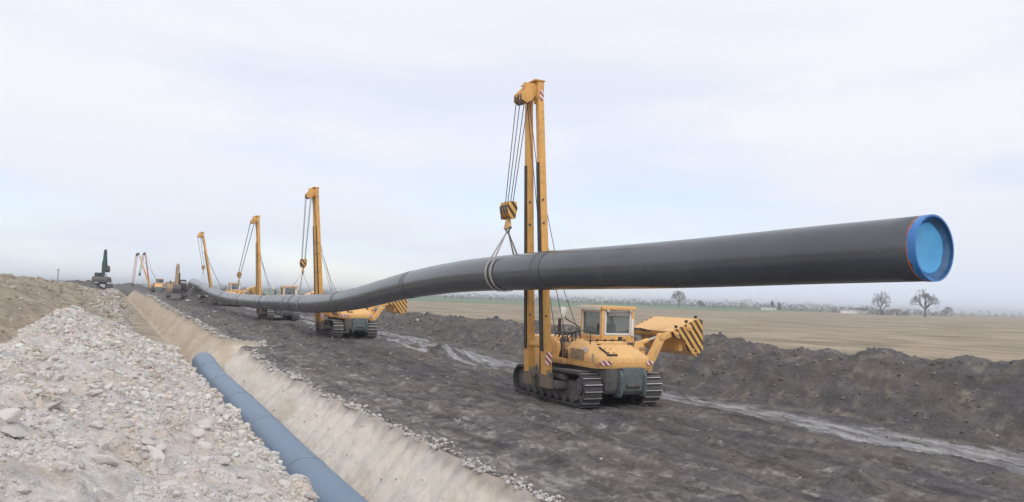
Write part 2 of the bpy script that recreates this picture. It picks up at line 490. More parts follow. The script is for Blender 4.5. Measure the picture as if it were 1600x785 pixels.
def graded(a, b, d0, g):
    x, d, L = a, d0, [a]
    while x < b:
        x += d; d *= g; L.append(min(x, b))
    return L
t_left = [-x for x in graded(60, 4200, 3, 1.16)][::-1] + list(np.arange(-59, -10, 1.2)) + list(np.arange(-10, 3.05, .35))
t_tr = list(np.arange(3.1, LIP - .02, .06)) + [LIP]
t_dirt = [LIP + 1e-9] + list(np.arange(LIP + .035, 24, .075)) + list(np.arange(24, 27.01, .2))
t_field = graded(t_dirt[-1], 70, .4, 1.04) + graded(70, 4200, 2.4, 1.09)[1:]
s_all = [-x for x in graded(12, 500, 2, 1.3)][::-1][:-1] + list(np.arange(-12, 4, .8)) + [4.0]
x = 4.0
while x < 420: x += max(.045, .0052 * x); s_all.append(x)
s_all += graded(x, 4300, 5, 1.07)[1:]
s_all = np.array(s_all)
def warp(t, s):          # grid lines follow the ragged lip of the trench
    return t + lip_off(s) * sstep(4.4, LIP, t) * (1 - sstep(LIP, 12, t))
def patch(tl, sv=s_all):
    T, S = np.meshgrid(np.array(tl), sv, indexing='ij')
    T = warp(T, S)
    return T, S

T, S = patch(t_left + [3.1]); Z = h_ground(np.minimum(T, 3.0999), S)
o = link("ground", grid_mesh("ground", T, S, Z, MAT["brown"], col_left(T, S), T * 0)); props(o, kind="structure")
T, S = patch(t_tr); Z = h_ground(T - 1e-4 * (T > 6), S); Z[0] = h_ground(np.full_like(S[0], 3.0999), S[0])
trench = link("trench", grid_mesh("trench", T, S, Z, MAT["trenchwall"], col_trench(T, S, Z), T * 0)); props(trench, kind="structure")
trench_lip = Z[-1].copy()
T, S = patch(t_dirt); Z = h_ground(T, S); Z[0] = trench_lip
c, w = col_dirt(T, S)
dirt = link("dirt_road", grid_mesh("dirt_road", T, S, Z, MAT["dirt"], c, w)); props(dirt, kind="structure")
dirt_last = Z[-1].copy()
T, S = patch(t_field); Z = h_ground(T + 1e-6, S); Z[0] = dirt_last
field = link("field", grid_mesh("field", T, S, Z, MAT["straw"], col_field(T, S), T * 0)); props(field, kind="structure")

# limestone rubble heap beside the trench: its sheet dips under the ground at its ragged foot
def h_rubble(t, s):
    end = sstep(44, 52, s + 1.5 * vnoise(t / 1.5, s / 3, 101))
    tc_ = -1.75 + 0.25 * vnoise(s / 6.0, s * 0, 102) + 0.6 * sstep(35, 48, s)
    zc = 1.96 + 0.12 * vnoise(s / 5.0, s * 0 + 4, 103) + 0.22 * sstep(26, 42, s)
    d = t - tc_
    L = 3.12 + 0.18 * fbm(s / 1.6, s * 0 + 7, 3, 104) - tc_
    right = zc - (zc - 0.26) * np.clip(d / L, 0, 1.6) ** 0.93 - 2.6 * np.maximum(d - L, 0)
    left = zc + d * 0.62 - 0.03 * d * d
    z = np.where(d > 0, right, left) - 0.12 * np.exp(-(d / .4) ** 2) * (1 - sstep(20, 36, s))
    n = 0.16 * fbm(t / 1.4, s / 1.6, 3, 105) + 0.06 * fbm(t / .42, s / .5, 3, 106) + 0.028 * fbm(t / .13, s / .15, 2, 107) + .012 * vnoise(t / .05, s / .06, 108)
    return z + n * np.clip(1.2 - np.maximum(d - L, 0), 0, 1) - end * 2.6
sv = [-8.0, -6.5, -5.0, -3.5, -2.0, -1.0, 0.0, .8, 1.5]
while sv[-1] < 56: sv.append(sv[-1] + max(.028, .0052 * sv[-1]))
T, S = np.meshgrid(np.arange(-6.5, 3.75, .035), np.array(sv), indexing='ij')
Z = h_rubble(T, S)
c = lerp(C_CHALK, C_CHALK * np.array((.97, .9, .84)), sstep(-.2, .5, fbm(T / 1.1, S / 1.4, 3, 111)))
c = lerp(c, C_CHALK * np.array((.74, .75, .78)), sstep(.0, .5, fbm(T / .7, S / .9, 4, 112)) * .8)
c = lerp(c, C_CHALK * np.array((.86, .76, .64)), sstep(.05, .5, fbm(T / .9, S / 1.5, 4, 118)) * .4)
c = lerp(c, np.array((.36, .31, .27)), np.clip(sstep(.32, .6, fbm(T / .3, S / .4, 3, 113)) * .5 + sstep(38, 50, S + 4 * fbm(T / 2, S / 2, 3, 114)) * .5, 0, 1))
rubble = link("rubble_heap", grid_mesh("rubble_heap", T, S, Z, MAT["chalk"], c, T * 0))
props(rubble, "long bank of pale crushed limestone heaped along the left lip of the trench", "rubble heap", kind="structure")

# brown earth mound further left
def h_mound(t, s):
    a = -0.4 - t + 0.5 * vnoise(s / 6.0, s * 0, 121) + 0.02 * (s - 40)
    z = 0.55 + 0.42 * np.clip(a, -3, 9) - 0.010 * np.clip(a, 0, 9) ** 2 * 0.6
    z = np.minimum(z, 3.25 + 0.35 * fbm(t / 5, s / 6, 3, 122))
    z = z * sstep(13, 24, s) * (1 - 0.35 * sstep(90, 140, s)) + 0.22 * fbm(t / 2.2, s / 2.8, 4, 123) + 0.05 * fbm(t / .4, s / .5, 3, 124)
    z = z + (0.55 + .3 * vnoise(s / 5.0, t * 0 + 3, 128)) * np.exp(-((t - 1.3) / 1.1) ** 2) * sstep(42, 52, s) + h_base(t, s) * .7
    return z - 2.6 * sstep(2.5, 3.35, t + .2 * vnoise(s / 1.5, t * 0, 129)) - 6 * (1 - sstep(12, 18, s)) - 5 * sstep(190, 225, s) - 5 * sstep(30, 38, -t)
sv = [12.0]
while sv[-1] < 226: sv.append(sv[-1] + max(.1, .008 * sv[-1]))
T, S = np.meshgrid(np.concatenate([np.arange(-38, -14, .5), np.arange(-14, 3.6, .08)]), np.array(sv), indexing='ij')
Z = h_mound(T, S)
c = col_left(T, S)
c = lerp(c, np.array((.36, .295, .22)), (1 - sstep(24, 42, S + 3 * fbm(T / 2, S / 2, 2, 125))) * .7)
c = lerp(c, np.array((.46, .42, .38)), sstep(-1.5, 1.2, T + .8 * fbm(T / .8, S / 1.0, 4, 126)) * .75)
c = lerp(c, np.array((.12, .11, .105)), sstep(.22, .5, fbm(T / 1.0, S / 1.6, 4, 127)) * .5 * sstep(48, 70, S))
mound = link("earth_mound", grid_mesh("earth_mound", T, S, Z, MAT["brown"], c, T * 0))
props(mound, "broad mound of brown subsoil rising behind the limestone rubble", "earth mound", kind="structure")

# dark topsoil berm along the right edge of the working strip
def h_berm(t, s):
    tc_ = 24.3 + 0.35 * vnoise(s / 7.0, s * 0, 131)
    zc = 1.95 - .62 * sstep(32, 60, s) - .3 * sstep(80, 130, s) + 0.28 * fbm(s / 6.0, s * 0 + 2, 3, 132) + 0.10 * vnoise(s / 1.3, s * 0 + 6, 133)
    d = np.abs(t - tc_)
    w = np.where(t < tc_, 3.1, 2.6)
    z = zc * (1 - sstep(0, 1, d / w)) ** 0.9
    z = z - 0.5 * sstep(.85, 1.25, d / w)
    n = 0.20 * fbm(t / 1.3, s / 1.6, 4, 134) + 0.07 * fbm(t / .3, s / .35, 3, 135) * np.clip(30 / s, .3, 1)
    return h_base(np.minimum(t, 24), s) + z + n * sstep(1.25, .7, d / w)
sv = [3.0]
while sv[-1] < 290: sv.append(sv[-1] + max(.07, .0075 * sv[-1]))
T, S = np.meshgrid(np.arange(20.6, 27.6, .085), np.array(sv), indexing='ij')
Z = h_berm(T, S)
c = lerp(C_DARK * .98, C_DARK2 * .85, sstep(-.2, .5, fbm(T / 1.5, S / 1.8, 4, 136)))
c = lerp(c, np.array((.24, .215, .17)), sstep(.33, .62, fbm(T / .5, S / .7, 4, 137)) * .55)
c = lerp(c, np.array((.27, .24, .18)), sstep(24.6, 26.2, T + .8 * fbm(T / .6, S / .8, 3, 138)) * .8)
berm = link("soil_berm", grid_mesh("soil_berm", T, S, Z, MAT["dirt"], c, T * 0))
props(berm, "long dark topsoil berm between the dirt strip and straw field", "soil berm", kind="structure")

# spoil ridge closing the far end of the strip
def small_heap(name, x, y, rx, ry, h, seed, label):
    T, S = np.meshgrid(np.linspace(x - rx * 1.3, x + rx * 1.3, 70), np.linspace(y - ry * 1.3, y + ry * 1.3, 70), indexing='ij')
    d = np.hypot((T - x) / rx, (S - y) / ry)
    Z = h_base(T, S) - 4 * sstep(1.0, 1.25, d) + h * (1 - sstep(0, 1, d)) * (1 + .35 * fbm(T / (rx * .35), S / (ry * .35), 3, seed)) - .5 * sstep(.8, 1.2, d) + .1 * fbm(T / (rx * .2), S / (ry * .2), 3, seed + 5)
    o = link(name, grid_mesh(name, T, S, Z, MAT["dirt"], lerp(C_DARK * .9, C_DARK2, sstep(-.3, .4, fbm(T, S, 3, seed))), T * 0))
    props(o, label, "soil heap", kind="structure")

small_heap("soil_heap", 6.5, 262, 9, 24, 1.8, 305, "low dark soil ridge behind the red and yellow crane")

# distant hills
def hills(name, pts, depth, h, seed):
    n, m = 160, 9
    u = np.linspace(0, 1, n); p0, p1 = np.array(pts[0]), np.array(pts[1])
    P = p0[None] * (1 - u[:, None]) + p1[None] * u[:, None]
    d = (p1 - p0) / np.linalg.norm(p1 - p0); nrm = np.array((-d[1], d[0]))
    V = np.linspace(-1, 1, m)
    T = P[:, 0][:, None] + nrm[0] * V[None] * depth; S = P[:, 1][:, None] + nrm[1] * V[None] * depth
    ht = h * (0.45 + 0.5 * fbm(u * 6, u * 0 + seed, 4, seed)) * np.sin(np.pi * np.clip(u, .001, .999)) ** .35
    Z = -0.3 + np.maximum(ht, .5)[:, None] * (1 - np.abs(V[None]) ** 1.5)
    o = link(name, grid_mesh(name, T, S, Z, MAT["straw"], np.broadcast_to(np.array((.16, .165, .15)), T.shape + (3,)).copy(), T * 0))
    props(o, kind="structure")
hills("hills", ((-420, 1250), (160, 1500)), 150, 11, 401)

# ------------------------------------------------------------------ pipes
PTS = [(13.41, 9.42, 4.66), (13.26, 11.5, 4.61), (12.93, 16, 4.48), (12.42, 22.2, 4.37), (12.28, 28, 4.24), (12.38, 34.3, 3.90), (12.36, 43, 3.12), (12.4, 52, 2.64),
       (12.42, 62, 2.47), (12.35, 75, 2.28), (12.2, 90, 2.27), (12.05, 106, 2.72), (12.3, 120, 3.28), (12.9, 136, 3.85), (14.0, 154, 4.15), (15.0, 172, 3.4), (15.8, 190, 2.4), (16.2, 205, 2.1)]
def spline(pts, step):
    P = np.array(pts); s = P[:, 1]
    ss = np.concatenate([np.arange(s[0], s[-1], step), [s[-1]]])
    m = np.gradient(P, s, axis=0)                       # cubic hermite through the points
    i = np.clip(np.searchsorted(s, ss, side='right') - 1, 0, len(s) - 2)
    h = (s[i + 1] - s[i])[:, None]; u = ((ss - s[i])[:, None]) / h
    return (2 * u**3 - 3 * u**2 + 1) * P[i] + (u**3 - 2 * u**2 + u) * h * m[i] + (-2 * u**3 + 3 * u**2) * P[i + 1] + (u**3 - u**2) * h * m[i + 1]
PIPE = spline(PTS, 0.6)
def pipe_at(s):
    return Vector([float(np.interp(s, PIPE[:, 1], PIPE[:, j])) for j in range(3)])
def tube_np(path, radius, n=64, closed=True, name="pipe", mat=None, inner=None):
    """round tube along path; radius scalar; optional wall going back down the bore at the start"""
    P = np.asarray(path, float); d = np.gradient(P, axis=0); d /= np.linalg.norm(d, axis=1)[:, None]
    zup = np.array((0, 0, 1.0)); a = np.cross(d, zup); a /= np.linalg.norm(a, axis=1)[:, None]; b = np.cross(a, d)
    q = np.linspace(0, 2 * np.pi, n, endpoint=False)
    V = P[:, None] + radius * (a[:, None] * np.cos(q)[None, :, None] + b[:, None] * np.sin(q)[None, :, None])
    rows = len(P); V = V.reshape(-1, 3)
    i = np.arange(rows * n).reshape(rows, n)
    F = np.stack([i[:-1], np.roll(i[:-1], -1, 1), np.roll(i[1:], -1, 1), i[1:]], -1).reshape(-1, 4)
    return V, F, (P, a, b, d, q)
def pipe_mat(name, c, dust, amount, rough):
    k = NT(name)
    n = k.noise(0.6, 6, 0.6); m = k.noise(5.0, 6, 0.65, k.map((1, .25, 1)))
    w = k.rng(k.math('ADD', n, k.math('MULTIPLY', m, .6)), .70, 1.25, 0.0, amount)
    f = k.noise(26.0, 3, 0.5, k.map((1, .12, 1))); q = k.noise(.35, 3, 0.5)
    w = k.math('MAXIMUM', w, k.math('MULTIPLY', k.rng(f, .68, .74, 0, .35), k.rng(q, .58, .68, 0, 1)))
    k.bump(m, .05, .01)
    return k.done(k.mix(w, c, dust), k.rng(w, 0, 1, rough, .75), 0.0, 0.85)
MAT["pipe"] = pipe_mat("black_pipe_coating", (.058, .063, .073), (.17, .175, .185), .30, .20)
MAT["sleeve"] = pipe_mat("joint_sleeve", (.058, .064, .074), (.2, .19, .18), .3, .36)
MAT["lowpipe"] = pipe_mat("slate_blue_pipe", (.110, .185, .288), (.28, .30, .32), .55, .42)
MAT["lowband"] = plain("pale_joint_band", (.30, .36, .42), .6)
MAT["blue"] = plain("blue_cover_sheet", (.045, .205, .52), .32, var=.22, scale=3.5, spec=.5)
MAT["blue_light"] = plain("pale_blue_cover_sheet", (.085, .36, .68), .38, var=.12, scale=2.0)
MAT["bore"] = plain("dark_blue_bore", (.045, .12, .25), .4, var=.3)
MAT["orange"] = plain("orange_mark", (.50, .13, .06), .6)
RP = 0.61
V, F, fr = tube_np(PIPE, RP)
n = 64
# bore: rim and inner wall at the near end
P0, a0, b0, d0, q = fr[0][0], fr[1][0], fr[2][0], fr[3][0], fr[4]
rim = P0 + (RP - .022) * (a0 * np.cos(q)[:, None] + b0 * np.sin(q)[:, None])
L = len(V); V = np.concatenate([V, rim]); j = np.arange(n)
F = np.concatenate([F, np.stack([j, L + j, L + np.roll(j, -1), np.roll(j, -1)], -1)])
pipe = link("suspended_pipe", np_mesh("suspended_pipe", V, F, MAT["pipe"]))
props(pipe, "long black pipe hanging in slings and curving down across the dirt strip", "pipe")
dv, av, bv, pv = Vector(d0), Vector(a0), Vector(b0), Vector(P0)
def ring(r, y, y2, r2=None, m=64, rag=0.0, seed=0):
    """band round the pipe axis from y to y2 metres along it from the mouth"""
    rr = random.Random(seed); vs, fs = [], []
    r2 = r if r2 is None else r2
    jit = [rag * (rr.random() - .5) for _ in range(m)]
    jit = [(jit[i - 1] + jit[i] + jit[(i + 1) % m]) / 2 for i in range(m)]
    for yy, rq, e in ((y, r, 0), (y2, r2, 1)):
        for i in range(m):
            t = 2 * math.pi * i / m
            vs.append(pv + dv * (yy + (jit[i] if e else 0)) + (av * math.cos(t) + bv * math.sin(t)) * rq)
    for i in range(m): fs.append((i, (i + 1) % m, m + (i + 1) % m, m + i))
    return vs, fs
def mb_ring(*args, **kw):
    b = MB(); b.add(*ring(*args, **kw)); return b
b = mb_ring(RP + .006, -.01, .13, rag=.05, seed=3); b.add(*ring(RP - .03, -.01, -.01, RP + .006)); b.build("cover_sheet", MAT["blue"], pipe)
mb_ring(RP + .004, .135, .163, rag=.01, seed=4).build("paint_ring", MAT["orange"], pipe)
b = mb_ring(RP - .026, -.008, .34); b.build("bore_lining", MAT["bore"], pipe)
b = MB(); vs = []; m = 64
cap_prof = [(.475, .125), (.455, .11), (.43, .118), (.30, .135), (.12, .142)]
for r_, y_ in cap_prof:
    for i in range(m):
        t = 2 * math.pi * i / m
        vs.append(pv + dv * (y_ + .006 * math.sin(t * 5 + r_ * 20)) + (av * math.cos(t) + bv * math.sin(t)) * r_)
fs = [(r_ * m + i, r_ * m + (i + 1) % m, (r_ + 1) * m + (i + 1) % m, (r_ + 1) * m + i) for r_ in range(len(cap_prof) - 1) for i in range(m)]
fs.append(tuple((len(cap_prof) - 1) * m + i for i in range(m)))
b.add(vs, fs); cap = b.build("end_cap", MAT["blue_light"], pipe)
b = MB(); b.add(*ring(.586, .05, .128, .47)); b.build("cap_flange", MAT["bore"], pipe)
# torn tabs of the cover sheet at the rim
for t0, l in ((1.75, .10), (1.45, .06), (4.55, .07)):
    b = MB(); vs = []
    for e in range(2):
        for i in range(5):
            t = t0 + i * .055
            rq = RP - .03 - e * l * (1 - abs(i - 2) * .28)
            vs.append(pv + dv * (-.012 - e * .015 + e * .12) + (av * math.cos(t) + bv * math.sin(t)) * rq)
    b.add(vs, [(i, i + 1, 6 + i, 5 + i) for i in range(4)]); b.build("torn_tab", MAT["blue"], pipe)
def band(name, path_fn, s0, s1, r, mat, parent):
    pts = [path_fn(s0 + (s1 - s0) * i / 4) for i in range(5)]
    V, F, f_ = tube_np(pts, r, 64)
    # close the two edges down to the pipe
    V2, _, _ = tube_np(pts, r - .016, 64)
    L = len(V); V = np.concatenate([V, V2[:64], V2[-64:]]); j = np.arange(64); e = 64 * 4
    F = np.concatenate([F, np.stack([j, np.roll(j, -1), L + np.roll(j, -1), L + j], -1), np.stack([e + j, L + 64 + j, L + 64 + np.roll(j, -1), e + np.roll(j, -1)], -1)])
    return link(name, np_mesh(name, V, F, mat), parent)
s = 9.1 + 12.7
while s < 150:
    band("joint_sleeve", pipe_at, s - .27, s + .27, RP + .008, MAT["sleeve"], pipe); s += 12.25

def low_at(s): return Vector((PIPE_T0 + .24 + PIPE_TS * s, s, -1.17 + .30 * sstep(40, 49, s).item() + h_base(np.array(5.0), np.array(float(s))).item() * .2 + .04 * math.sin(s / 4.2)))
path = [low_at(s) for s in np.arange(-6, 48.7, .5)]
V, F, fr2 = tube_np(path, RP)
L = len(V); E1 = V[-64:]; c1 = np.array(path[-1]); dd = fr2[3][-1]
rim = c1 + (E1 - c1) * .96; bore = rim - dd * .5
V = np.concatenate([V, rim, bore]); j = np.arange(64); e = L - 64
F = np.concatenate([F, np.stack([e + j, e + np.roll(j, -1), L + np.roll(j, -1), L + j], -1), np.stack([L + j, L + np.roll(j, -1), L + 64 + np.roll(j, -1), L + 64 + j], -1)])
lowpipe = link("lowered_pipe", np_mesh("lowered_pipe", V, F, MAT["lowpipe"]))
props(lowpipe, "slate blue pipe lying lowered in the bottom of the open trench", "pipe")
for s in (6.5, 13.2, 19.9, 26.2, 32.2, 38.5, 44.2):
    band("joint_band", low_at, s - .03, s + .03, RP + .010, MAT["lowband"], lowpipe)
    band("joint_sleeve", low_at, s + .05, s + .5, RP + .006, MAT["lowpipe"], lowpipe)

# ------------------------------------------------------------------ pipelayer
SHOE = MB().mat(0).box((0, 0, -.02), (.68, .185, .035)).mat(0).box((0, .06, .025), (.68, .035, .055)).mat(1).box((0, .06, .0555), (.66, .028, .006))
SHOE_ME = SHOE.mesh("track_shoe", [MAT["shoe"], MAT["worn"]], 0, False)
def track_path(y0, y1, r0, r1, z0, z1, pitch):
    """points and directions along the closed chain: rear wheel (y0,z0,r0), front wheel (y1,z1,r1)"""
    pts = []
    def arc(cy, cz, r, a, b, n=40): return [(cy + r * math.cos(a + (b - a) * i / n), cz + r * math.sin(a + (b - a) * i / n)) for i in range(n + 1)]
    loop = arc(y1, z1, r1, -math.pi / 2, math.pi / 2) + arc(y0, z0, r0, math.pi / 2, 3 * math.pi / 2)
    loop.append(loop[0])
    seg = [0]
    for p, q in zip(loop, loop[1:]): seg.append(seg[-1] + math.hypot(q[0] - p[0], q[1] - p[1]))
    n = round(seg[-1] / pitch)
    for i in range(n):
        d = seg[-1] * i / n
        j = max(j_ for j_ in range(len(seg) - 1) if seg[j_] <= d + 1e-9)
        u = (d - seg[j]) / max(seg[j + 1] - seg[j], 1e-9)
        p, q = loop[j], loop[j + 1]
        pts.append((p[0] + (q[0] - p[0]) * u, p[1] + (q[1] - p[1]) * u, math.atan2(q[1] - p[1], q[0] - p[0])))
    return pts
def add_track(root, x, shoes=True):
    b = MB()
    b.prism([(.45, .30), (.75, .17), (4.25, .17), (4.6, .30), (4.6, .62), (4.2, .78), (.9, .80), (.5, .7)], 'x', x - .17, x + .17)
    tr = b.build("track", MAT["mud"], root, .03)
    s_ = 1 if x > 0 else -1
    for y, z, r, nm in ((.53, .57, .40, "sprocket"), (4.5, .52, .37, "idler_wheel")):
        c = MB(); c.cyl((x - .15, y, z), (x + .15, y, z), r, 28).cyl((x - .22, y, z), (x + .22, y, z), r * .45, 20).cyl((x - .24, y, z), (x + .24, y, z), r * .18, 12)
        c.build(nm, MAT["mud"], tr, .015)
    for i in range(7):
        y = .98 + i * .50
        MB().cyl((x - .21, y, .20), (x + .21, y, .20), .135, 16).build("track_roller", MAT["mud"], tr, .02)
    for y in (1.7, 3.3):
        MB().cyl((x - .16, y, .86), (x + .16, y, .86), .10, 14).build("carrier_roller", MAT["mud"], tr)
    c = MB(); c.prism([(1.2, .80), (1.4, .98), (3.6, .98), (3.9, .80)], 'x', x + s_ * .18, x + s_ * .34); c.build("track_guard", MAT["mud"], tr, .015)
    for y, z, a in track_path(.53, 4.5, .53, .47, .57, .51, .2):
        o = link("track_shoe", SHOE_ME, tr)
        o.matrix_local = Matrix.Translation((x, y, z)) @ Matrix(((1, 0, 0), (0, math.cos(a), math.sin(a)), (0, math.sin(a), -math.cos(a)))).to_4x4()
    # chain links under the shoes
    V_ = []
    ch = MB()
    pp = track_path(.53, 4.5, .46, .40, .57, .51, .2)
    for side in (-.09, .09):
        L = [(x + side, y, z) for y, z, a in pp]
        for p, q in zip(L, L[1:] + L[:1]):
            ch.beam(p, q, .045, .09, .045, .09) if abs(q[2] - p[2]) > abs(q[1] - p[1]) else ch.loft([[Vector(p_) + Vector((dx, 0, dz)) for dx, dz in ((-.022, -.045), (.022, -.045), (.022, .045), (-.022, .045))] for p_ in (p, q)])
    c = ch.build("track_chain", MAT["steel_dark"], tr, 0, False); c["kind"] = "stuff"
    return tr

def rounded(pts, inset):      # loop helper for the hood
    return pts
def make_pipelayer():
    root = empty("pipelayer", (0, 0, 0))
    for x in (-1.19, 1.19): add_track(root, x)
    # chassis between the tracks
    b = MB(); b.prism([(.35, .62), (.15, .95), (.15, 1.26), (4.5, 1.26), (4.6, .8), (4.2, .55)], 'x', -.80, .80)
    b.build("chassis", MAT["mud"], root, .05)
    # drawbar housing: green-grey worn plate box at the rear, between two cheek plates
    b = MB(); b.prism([(.02, .42), (-.10, .55), (-.16, 1.30), (.35, 1.34), (.35, .38)], 'x', -.16, .66); h = b.build("rear_housing", MAT["plate_grey"], root, .035)
    for x in (-.215, .715):
        MB().prism([(-.12, .36), (-.2, .55), (-.2, 1.05), (-.1, 1.22), (.3, 1.22), (.3, .33)], 'x', x - .05, x + .05).build("cheek_plate", MAT["plate_grey"], h, .02)
    MB().cyl((.0, -.13, .72), (.5, -.13, .72), .06, 14).build("drawbar_pin", MAT["mud"], h)
    b = MB(); b.prism([(.05, .45), (-.04, .6), (-.04, 1.27), (.4, 1.27), (.4, .45)], 'x', -.76, -.27); b.build("side_housing", MAT["mud"], root, .05)
    # engine hood: lofted shell with cut rear corners
    def lp(z, x0, x1, y0, y1, cut):
        return [Vector(p + (z,)) for p in ((x0 + cut, y0), (x1 - cut, y0), (x1, y0 + cut * 1.1), (x1, y1), (x0, y1), (x0, y0 + cut * 1.6))]
    b = MB()
    b.loft([lp(1.27, -1.12, 1.17, .02, 2.1, .16), lp(1.43, -1.14, 1.19, -.02, 2.1, .17)])
    b.build("bumper_skirt", MAT["yellow"], root, .025)
    b = MB()
    b.loft([lp(1.432, -1.13, 1.18, .0, 2.1, .18), lp(1.62, -1.12, 1.16, .04, 2.1, .22), lp(1.98, -.80, .86, .62, 2.1, .28), lp(2.10, -.66, .74, .86, 2.1, .30)])
    hood = b.build("hood", MAT["yellow"], root, .035, True, 40)
    # panel seams, bracket plate and pins on the hood's sloping tail
    nrm = Vector((0, -.36, .58)).normalized()
    rotx = Matrix.Rotation(math.atan2(.36, .58), 3, 'X')
    def on_tail(x, z, off): # point on tail surface
        y = .04 + (z - 1.62) * (.58 / .36); return Vector((x, y, z)) + nrm * off
    b = MB(); c0 = on_tail(-.62, 1.80, .03); b.box(c0, (.05, .46, .05), Matrix.Rotation(math.atan2(.36, .58), 3, 'X') @ Matrix.Rotation(.35, 3, 'Z')); c1 = on_tail(-.42, 1.68, .03); b.box(c1, (.40, .05, .05), rotx)
    b.build("tail_bracket", MAT["steel_dark"], hood, .008)
    MB().box(on_tail(-.38, 1.81, .012), (.44, .34, .024), rotx).build("bracket_plate", MAT["yellow"], hood, .008)
    for x, z in ((-.52, 1.86), (-.30, 1.86), (-.48, 1.76), (-.28, 1.75)):
        MB().cyl(on_tail(x, z, .02), on_tail(x, z, .04), .022, 10).build("bolt", MAT["steel_dark"], hood)
    for x in (-.5, -.18, .12, .6):
        MB().box((x, .93, 2.135), (.06, .07, .07)).build("lift_eye", MAT["steel_dark"], hood, .01)
    MB().box((0.03, .72, 2.018), (1.35, .02, .03), rotx).build("hood_seam", MAT["steel_dark"], hood)
    for i in range(6):
        MB().box((-.55 + i * .23, 1.35, 2.108), (.16, .42, .018)).build("vent_slot", MAT["steel_dark"], hood, .004)
    for x_ in (-1.145,):
        for i in range(5): MB().box((x_, 1.72 + i * .07, 1.62), (.012, .035, .30)).build("louvre", MAT["steel_dark"], hood)
    MB().tube([(-.72, 1.0, 2.0), (-.72, 1.0, 2.42), (-.72, 1.95, 2.42), (-.72, 1.95, 2.0)], .018, 6).build("grab_rail", MAT["steel_dark"], hood)
    MB().cyl((.62, 1.2, 2.08), (.62, 1.2, 2.24), .075, 14).build("filler_cap", MAT["steel_dark"], hood, .008)
    # left service door, sticker
    MB().box((-1.13, 1.15, 1.66), (.03, .85, .36)).build("service_door", MAT["rust"], hood, .008)
    MB().box((-.985, .95, 1.80), (.015, .34, .20), Matrix.Rotation(.72, 3, 'Y')).build("sticker", MAT["sticker"], hood)
    MB().box((-1.05, .32, 1.60), (.03, .3, .26), Matrix.Rotation(-.5, 3, 'Z')).build("rear_lamp_panel", MAT["cream"], hood, .01)
    # warning plates on the corners
    MB().box((-.78, -.035, 1.46), (.46, .02, .15)).build("warning_plate", MAT["redwhite"], root)
    MB().box((-1.07, .10, 1.40), (.02, .30, .2), Matrix.Rotation(-.62, 3, 'Z')).build("warning_plate", MAT["redwhite"], root)
    MB().box((.98, -.035, 1.46), (.26, .02, .13)).build("warning_plate", MAT["redwhite"], root)
    MB().box((1.05, .06, 1.25), (.2, .03, .26)).build("tow_lug", MAT["yellow_low"], root, .02)
    # deck and winch gear left of the cab
    b = MB(); b.box((-.25, 3.0, 1.36), (2.1, 2.4, .18)); b.build("deck", MAT["yellow_low"], root, .02)
    for y, r in ((2.75, .27), (3.45, .24)):
        w = MB().cyl((-1.05, y, 1.78), (-.15, y, 1.78), r, 24).build("winch_drum", MAT["steel_dark"], root)
        for x in (-1.07, -.6, -.13):
            MB().cyl((x - .025, y, 1.78), (x + .025, y, 1.78), r + .12, 26).build("drum_flange", MAT["yellow"], w, .01)
        for i in range(6):
            MB().cyl((-1.02 + i * .07, y, 1.78), (-.97 + i * .07, y, 1.78), r + .03, 18).build("rope_turn", MAT["rope"], w)
    MB().prism([(2.4, 1.45), (2.4, 1.95), (2.7, 2.12), (3.5, 2.08), (3.8, 1.8), (3.8, 1.45)], 'x', -1.16, -1.09).build("winch_frame", MAT["yellow"], root, .02)
    MB().box((-.75, 2.25, 1.72), (.5, .25, .52)).build("hydraulic_block", MAT["rust"], root, .03)
    MB().box((-.35, 2.3, 1.95), (.4, .3, .32)).build("valve_box", MAT["yellow"], root, .03)
    for i in range(5):
        x = -.95 + i * .17
        MB().tube([(x, 2.3, 1.95), (x - .03, 2.35, 2.2 + .04 * i), (x - .05, 2.7, 2.3), (x, 3.1, 2.05)], .025, 6).build("hydraulic_hose", MAT["steel_dark"], root)
    b = MB(); b.box((-.5, 4.2, 1.75), (1.5, 1.1, .75)); b.build("front_body", MAT["yellow"], root, .06)
    MB().box((.75, 4.2, 1.65), (1.0, 1.2, .6)).build("fuel_tank", MAT["yellow"], root, .06)
    MB().cyl((-.1, 4.1, 2.1), (-.1, 4.1, 2.75), .06, 12).build("exhaust_pipe", MAT["steel_dark"], root)
    # cab
    x0, x1, y0, y1, z0, z1 = .14, 1.50, 1.62, 3.02, 2.10, 3.16
    b = MB()
    for x, y in ((x0, y0), (x1, y0), (x0, y1), (x1, y1)): b.box((x + (.05 if x == x0 else -.05), y + (.05 if y == y0 else -.05), (z0 + z1) / 2), (.10, .10, z1 - z0))
    [b.box((x_, (y0 + y1) / 2, z0 + .07), (.096, y1 - y0 - .198, .14)) for x_ in (x0 + .05, x1 - .05)]
    b.box(((x0 + x1) / 2, y0 + .05, z0 + .08), (x1 - x0 - .204, .096, .16)).box(((x0 + x1) / 2, y1 - .05, z0 + .12), (x1 - x0 - .204, .096, .24))
    cab = b.build("cab", MAT["yellow"], root, .012)
    MB().box(((x0 + x1) / 2, (y0 + y1) / 2, 2.06), (x1 - x0 + .02, y1 - y0 + .02, .10)).build("cab_floor", MAT["yellow"], cab, .02)
    rf = MB().box(((x0 + x1) / 2, (y0 + y1) / 2, z1 + .06), (x1 - x0 + .10, y1 - y0 + .12, .12)).build("roof", MAT["yellow"], cab, .035)
    MB().box((x0 - .06, (y0 + y1) / 2 + .1, z1 + .03), (.03, y1 - y0 + .1, .13)).build("roof_edge", MAT["white_paint"], rf, .01)
